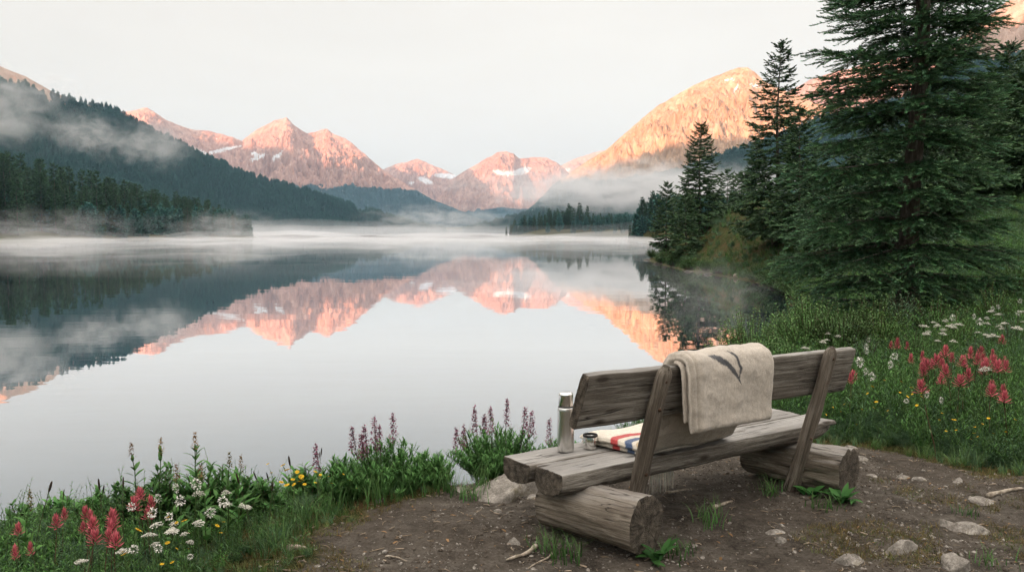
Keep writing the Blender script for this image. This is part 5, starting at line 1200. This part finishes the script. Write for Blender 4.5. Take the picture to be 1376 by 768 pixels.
def rock(px, py, wpx, hpx, label, mat=STONE, seed=0, depth=.8, rz=0.0, name='rock', fc=11):
    """(px, py): middle of its foot in the photograph"""
    p = on_plane(px, py, .9)
    for _ in range(6): p = on_plane(px, py, gz(p[0], p[1]))
    D = p[1]; w_ = wpx / FPX * D; h = hpx / FPX * D
    o = obj(name, mesh('rock', rock_t(seed, w_, w_ * depth, h * 2.3, fc, 4, .14), mat, True), None, (p[0], p[1] + w_ * .15, gz(p[0], p[1]) - h * .30), (random.uniform(-.25, .25), random.uniform(-.25, .25), rz)); tag(o, label, 'rock')
    return o
rock(680, 668, 110, 34, 'pale rounded boulder at the left end of the bench seat', STONE2, 3, .7, .2, fc=2)
rock(618, 660, 30, 5, 'flat stone at the edge of the soil left of the pale boulder', STONE, 41)
rock(690, 731, 28, 12, 'small angular tan stone on the soil left of the near base log', STONE2, 5)
rock(1216, 742, 62, 26, 'angular grey rock with a sloping top, lower right', STONE, 6, .5, .3)
rock(1290, 766, 58, 36, 'blocky two toned rock cut by the bottom edge at right', STONE2, 17, .8, .5)
rock(1276, 705, 36, 13, 'small pale humped rock above the mossy patch', STONE2, 8, .7, -.3)
rock(1302, 716, 66, 15, 'long low brownish rock half sunk in moss', STONE, 9, .5, -.5)
rock(1146, 757, 48, 12, 'low pinkish stone at the bottom edge right of the bench', STONE2, 10)
rock(1046, 716, 34, 7, 'flat stone on the path below the far base log', STONE, 11)
rock(1050, 728, 22, 8, 'pebbly stone just below the flat one on the path', STONE2, 12)
rock(1215, 640, 28, 6, 'pale flat stone on the path behind the bench, left of its twin', STONE2, 13)
rock(1239, 644, 24, 6, 'pale flat stone on the path, right of its twin', STONE2, 14)
rock(1159, 618, 22, 6, 'stone on the grass edge right of the far log', STONE2, 15)
rock(1146, 602, 26, 5, 'flat pale stone in the grass behind the bench end', STONE2, 16)
rock(1173, 640, 18, 6, 'small stone by the path right of the far log', STONE, 18)
rock(1350, 328 + 8, 26, 9, 'pinkish boulder on the grassy slope at the right edge', STONE2, 19)
rock(1334, 352, 26, 9, 'second boulder lower on the grassy slope at the right', STONE2, 20)
rock(1335, 678, 60, 6, 'thin stone ledge in the soil at the right edge', STONE, 22, .4)
rock(1290, 648, 16, 8, 'bluish stone with a weed beside the path', STONE, 23)
rock(715, 668, 26, 7, 'small pale stone at the foot of the boulder', STONE2, 24)
for i, (px, D, w_) in enumerate([(884, 66, .5), (893, 60, .35), (926, 53, .42), (952, 49.5, .4), (870, 76, .5)]):
    x = (px - 688) / FPX * D; o = obj('rock', mesh('rock', rock_t(60 + i, w_ * 1.6, w_ * .8, w_ * .7, sub=3), DARKSTONE, True), None, (x, D, max(gz(x, D), 0) - .02)); tag(o, 'shore stone at the waterline of the right bank, %s in order listed from the left' % nth(i + 1), 'rock', 'stones at the right waterline')
def stick(px0, py0, px1, py1, r0, label, name='driftwood', lift=.01, plane=.9, mat=None, flat=None):
    a, b = on_plane(px0, py0, plane), on_plane(px1, py1, plane); t = np.linspace(0, 1, 9)[:, None]; P = a + (b - a) * t
    P[:, :2] += .06 * np.linalg.norm(b - a) * np.stack([np.sin(t[:, 0] * 5 + px0), np.cos(t[:, 0] * 4 + px0)], 1); P[:, 2] = [flat if flat is not None else max(gz(x, y), 0) + lift for x, y in P[:, :2]]
    o = obj(name, mesh(name, tube(P, r0 * (1 - .6 * t[:, 0]) * (1 + .15 * np.sin(t[:, 0] * 17)), 8, (.3, .26, .2)), mat or BLEACH, True)); tag(o, label, 'driftwood')
def m_bleach():
    n = NT('bleached_wood'); c = n.n('ShaderNodeTexCoord').outputs['Object']; k = n.noise(n.map(c, (20, 20, 20)), 2, 7, .7)
    return n.done(n.pbr(n.ramp(k, [(.35, (.12, .09, .065)), (.55, (.34, .29, .23)), (.7, (.46, .41, .35))]), .85, n.bump(k, .7, .006), spec=.2))
BLEACH = m_bleach()
stick(722, 736, 684, 752, .013, 'pale dry branch lying left of the near base log')
stick(742, 742, 712, 762, .006, 'thin curved twig beside the pale dry branch')
stick(388, 742, 412, 738, .016, 'piece of broken wood at the left edge of the bare soil')
stick(1330, 668, 1372, 664, .016, 'fallen grey stick at the right edge of the path')
stick(896, 668, 925, 666, .009, 'short pale stick under the bench behind the fringe')
stick(960, 688, 985, 676, .012, 'curved root under the middle of the bench')
stick(990, 371, 1013, 366, .11, 'pale driftwood log at the waterline on the right bank', plane=0.1, flat=.12)
stick(520, 752, 548, 757, .005, 'thin twig on the bare soil at the bottom')
# gravel
GV = template('gravel', [rock_t(k, .03, .024, .016, 6, 2) for k in range(5)], STONE); GV2 = template('pale_gravel', [rock_t(k + 9, .03, .024, .014, 6, 2) for k in range(5)], STONE2)
r_ = np.random.default_rng(77)
def gravel(name, n, col, k0, seed, label):
    x, y, r = sample(n, 300, 1440, 3.3, 7.5, seed); d = -sdf(x, y, DIRT); c = fbm(x * 1.3, y * 1.3, 12.0, 3)
    k = (d > -.1) & (r.random(n) < sst(c, -.5, .7) + .12); x, y = x[k], y[k]; n = len(x); z = ground_z(x, y)
    s = np.clip(r.lognormal(-.75, .55, n), .15, 2.2) * k0; print(name, n)
    scatter(name, np.stack([x, y, z + .001], 1), np.stack([r.normal(0, .4, n), r.normal(0, .4, n), r.uniform(0, 6.28, n)], 1), s, r.integers(0, 5, n), col, label)
gravel('gravel', 9000, GV, .62, 5, 'brown gravel strewn over the bare soil'); gravel('soil_crumbs', 12000, template('soil_crumbs', [rock_t(k + 29, .034, .030, .022, 5, 2, .3) for k in range(5)], CLOD), .6, 15, 'dark crumbs of trodden soil'); gravel('gravel', 1300, GV2, .8, 6, 'pale pebbles strewn over the bare soil')
TW = template('litter', [tube([(0, 0, 0), (.03, .004, .002), (.06, -.004, 0)], [.0016, .0018, .001], 5, (.22, .17, .12)), leaf(.03, .012, .6, .3, 3, (.20, .12, .06)), tube([(0, 0, 0), (.02, .004, .002), (.035, -.002, 0)], [.003, .003, .002], 5, (.30, .24, .18))], M_LEAF)
x, y, r = sample(1500, 300, 1440, 3.3, 7.0, 91); k = (-sdf(x, y, DIRT) > -.1); x, y = x[k], y[k]; n = len(x)
scatter('litter', np.stack([x, y, ground_z(x, y) + .003], 1), np.stack([np.zeros(n), np.zeros(n), r.uniform(0, 6.28, n)], 1), r.uniform(.4, 1.3, n), r.integers(0, 3, n), TW, 'dry twigs and leaf litter on the soil')
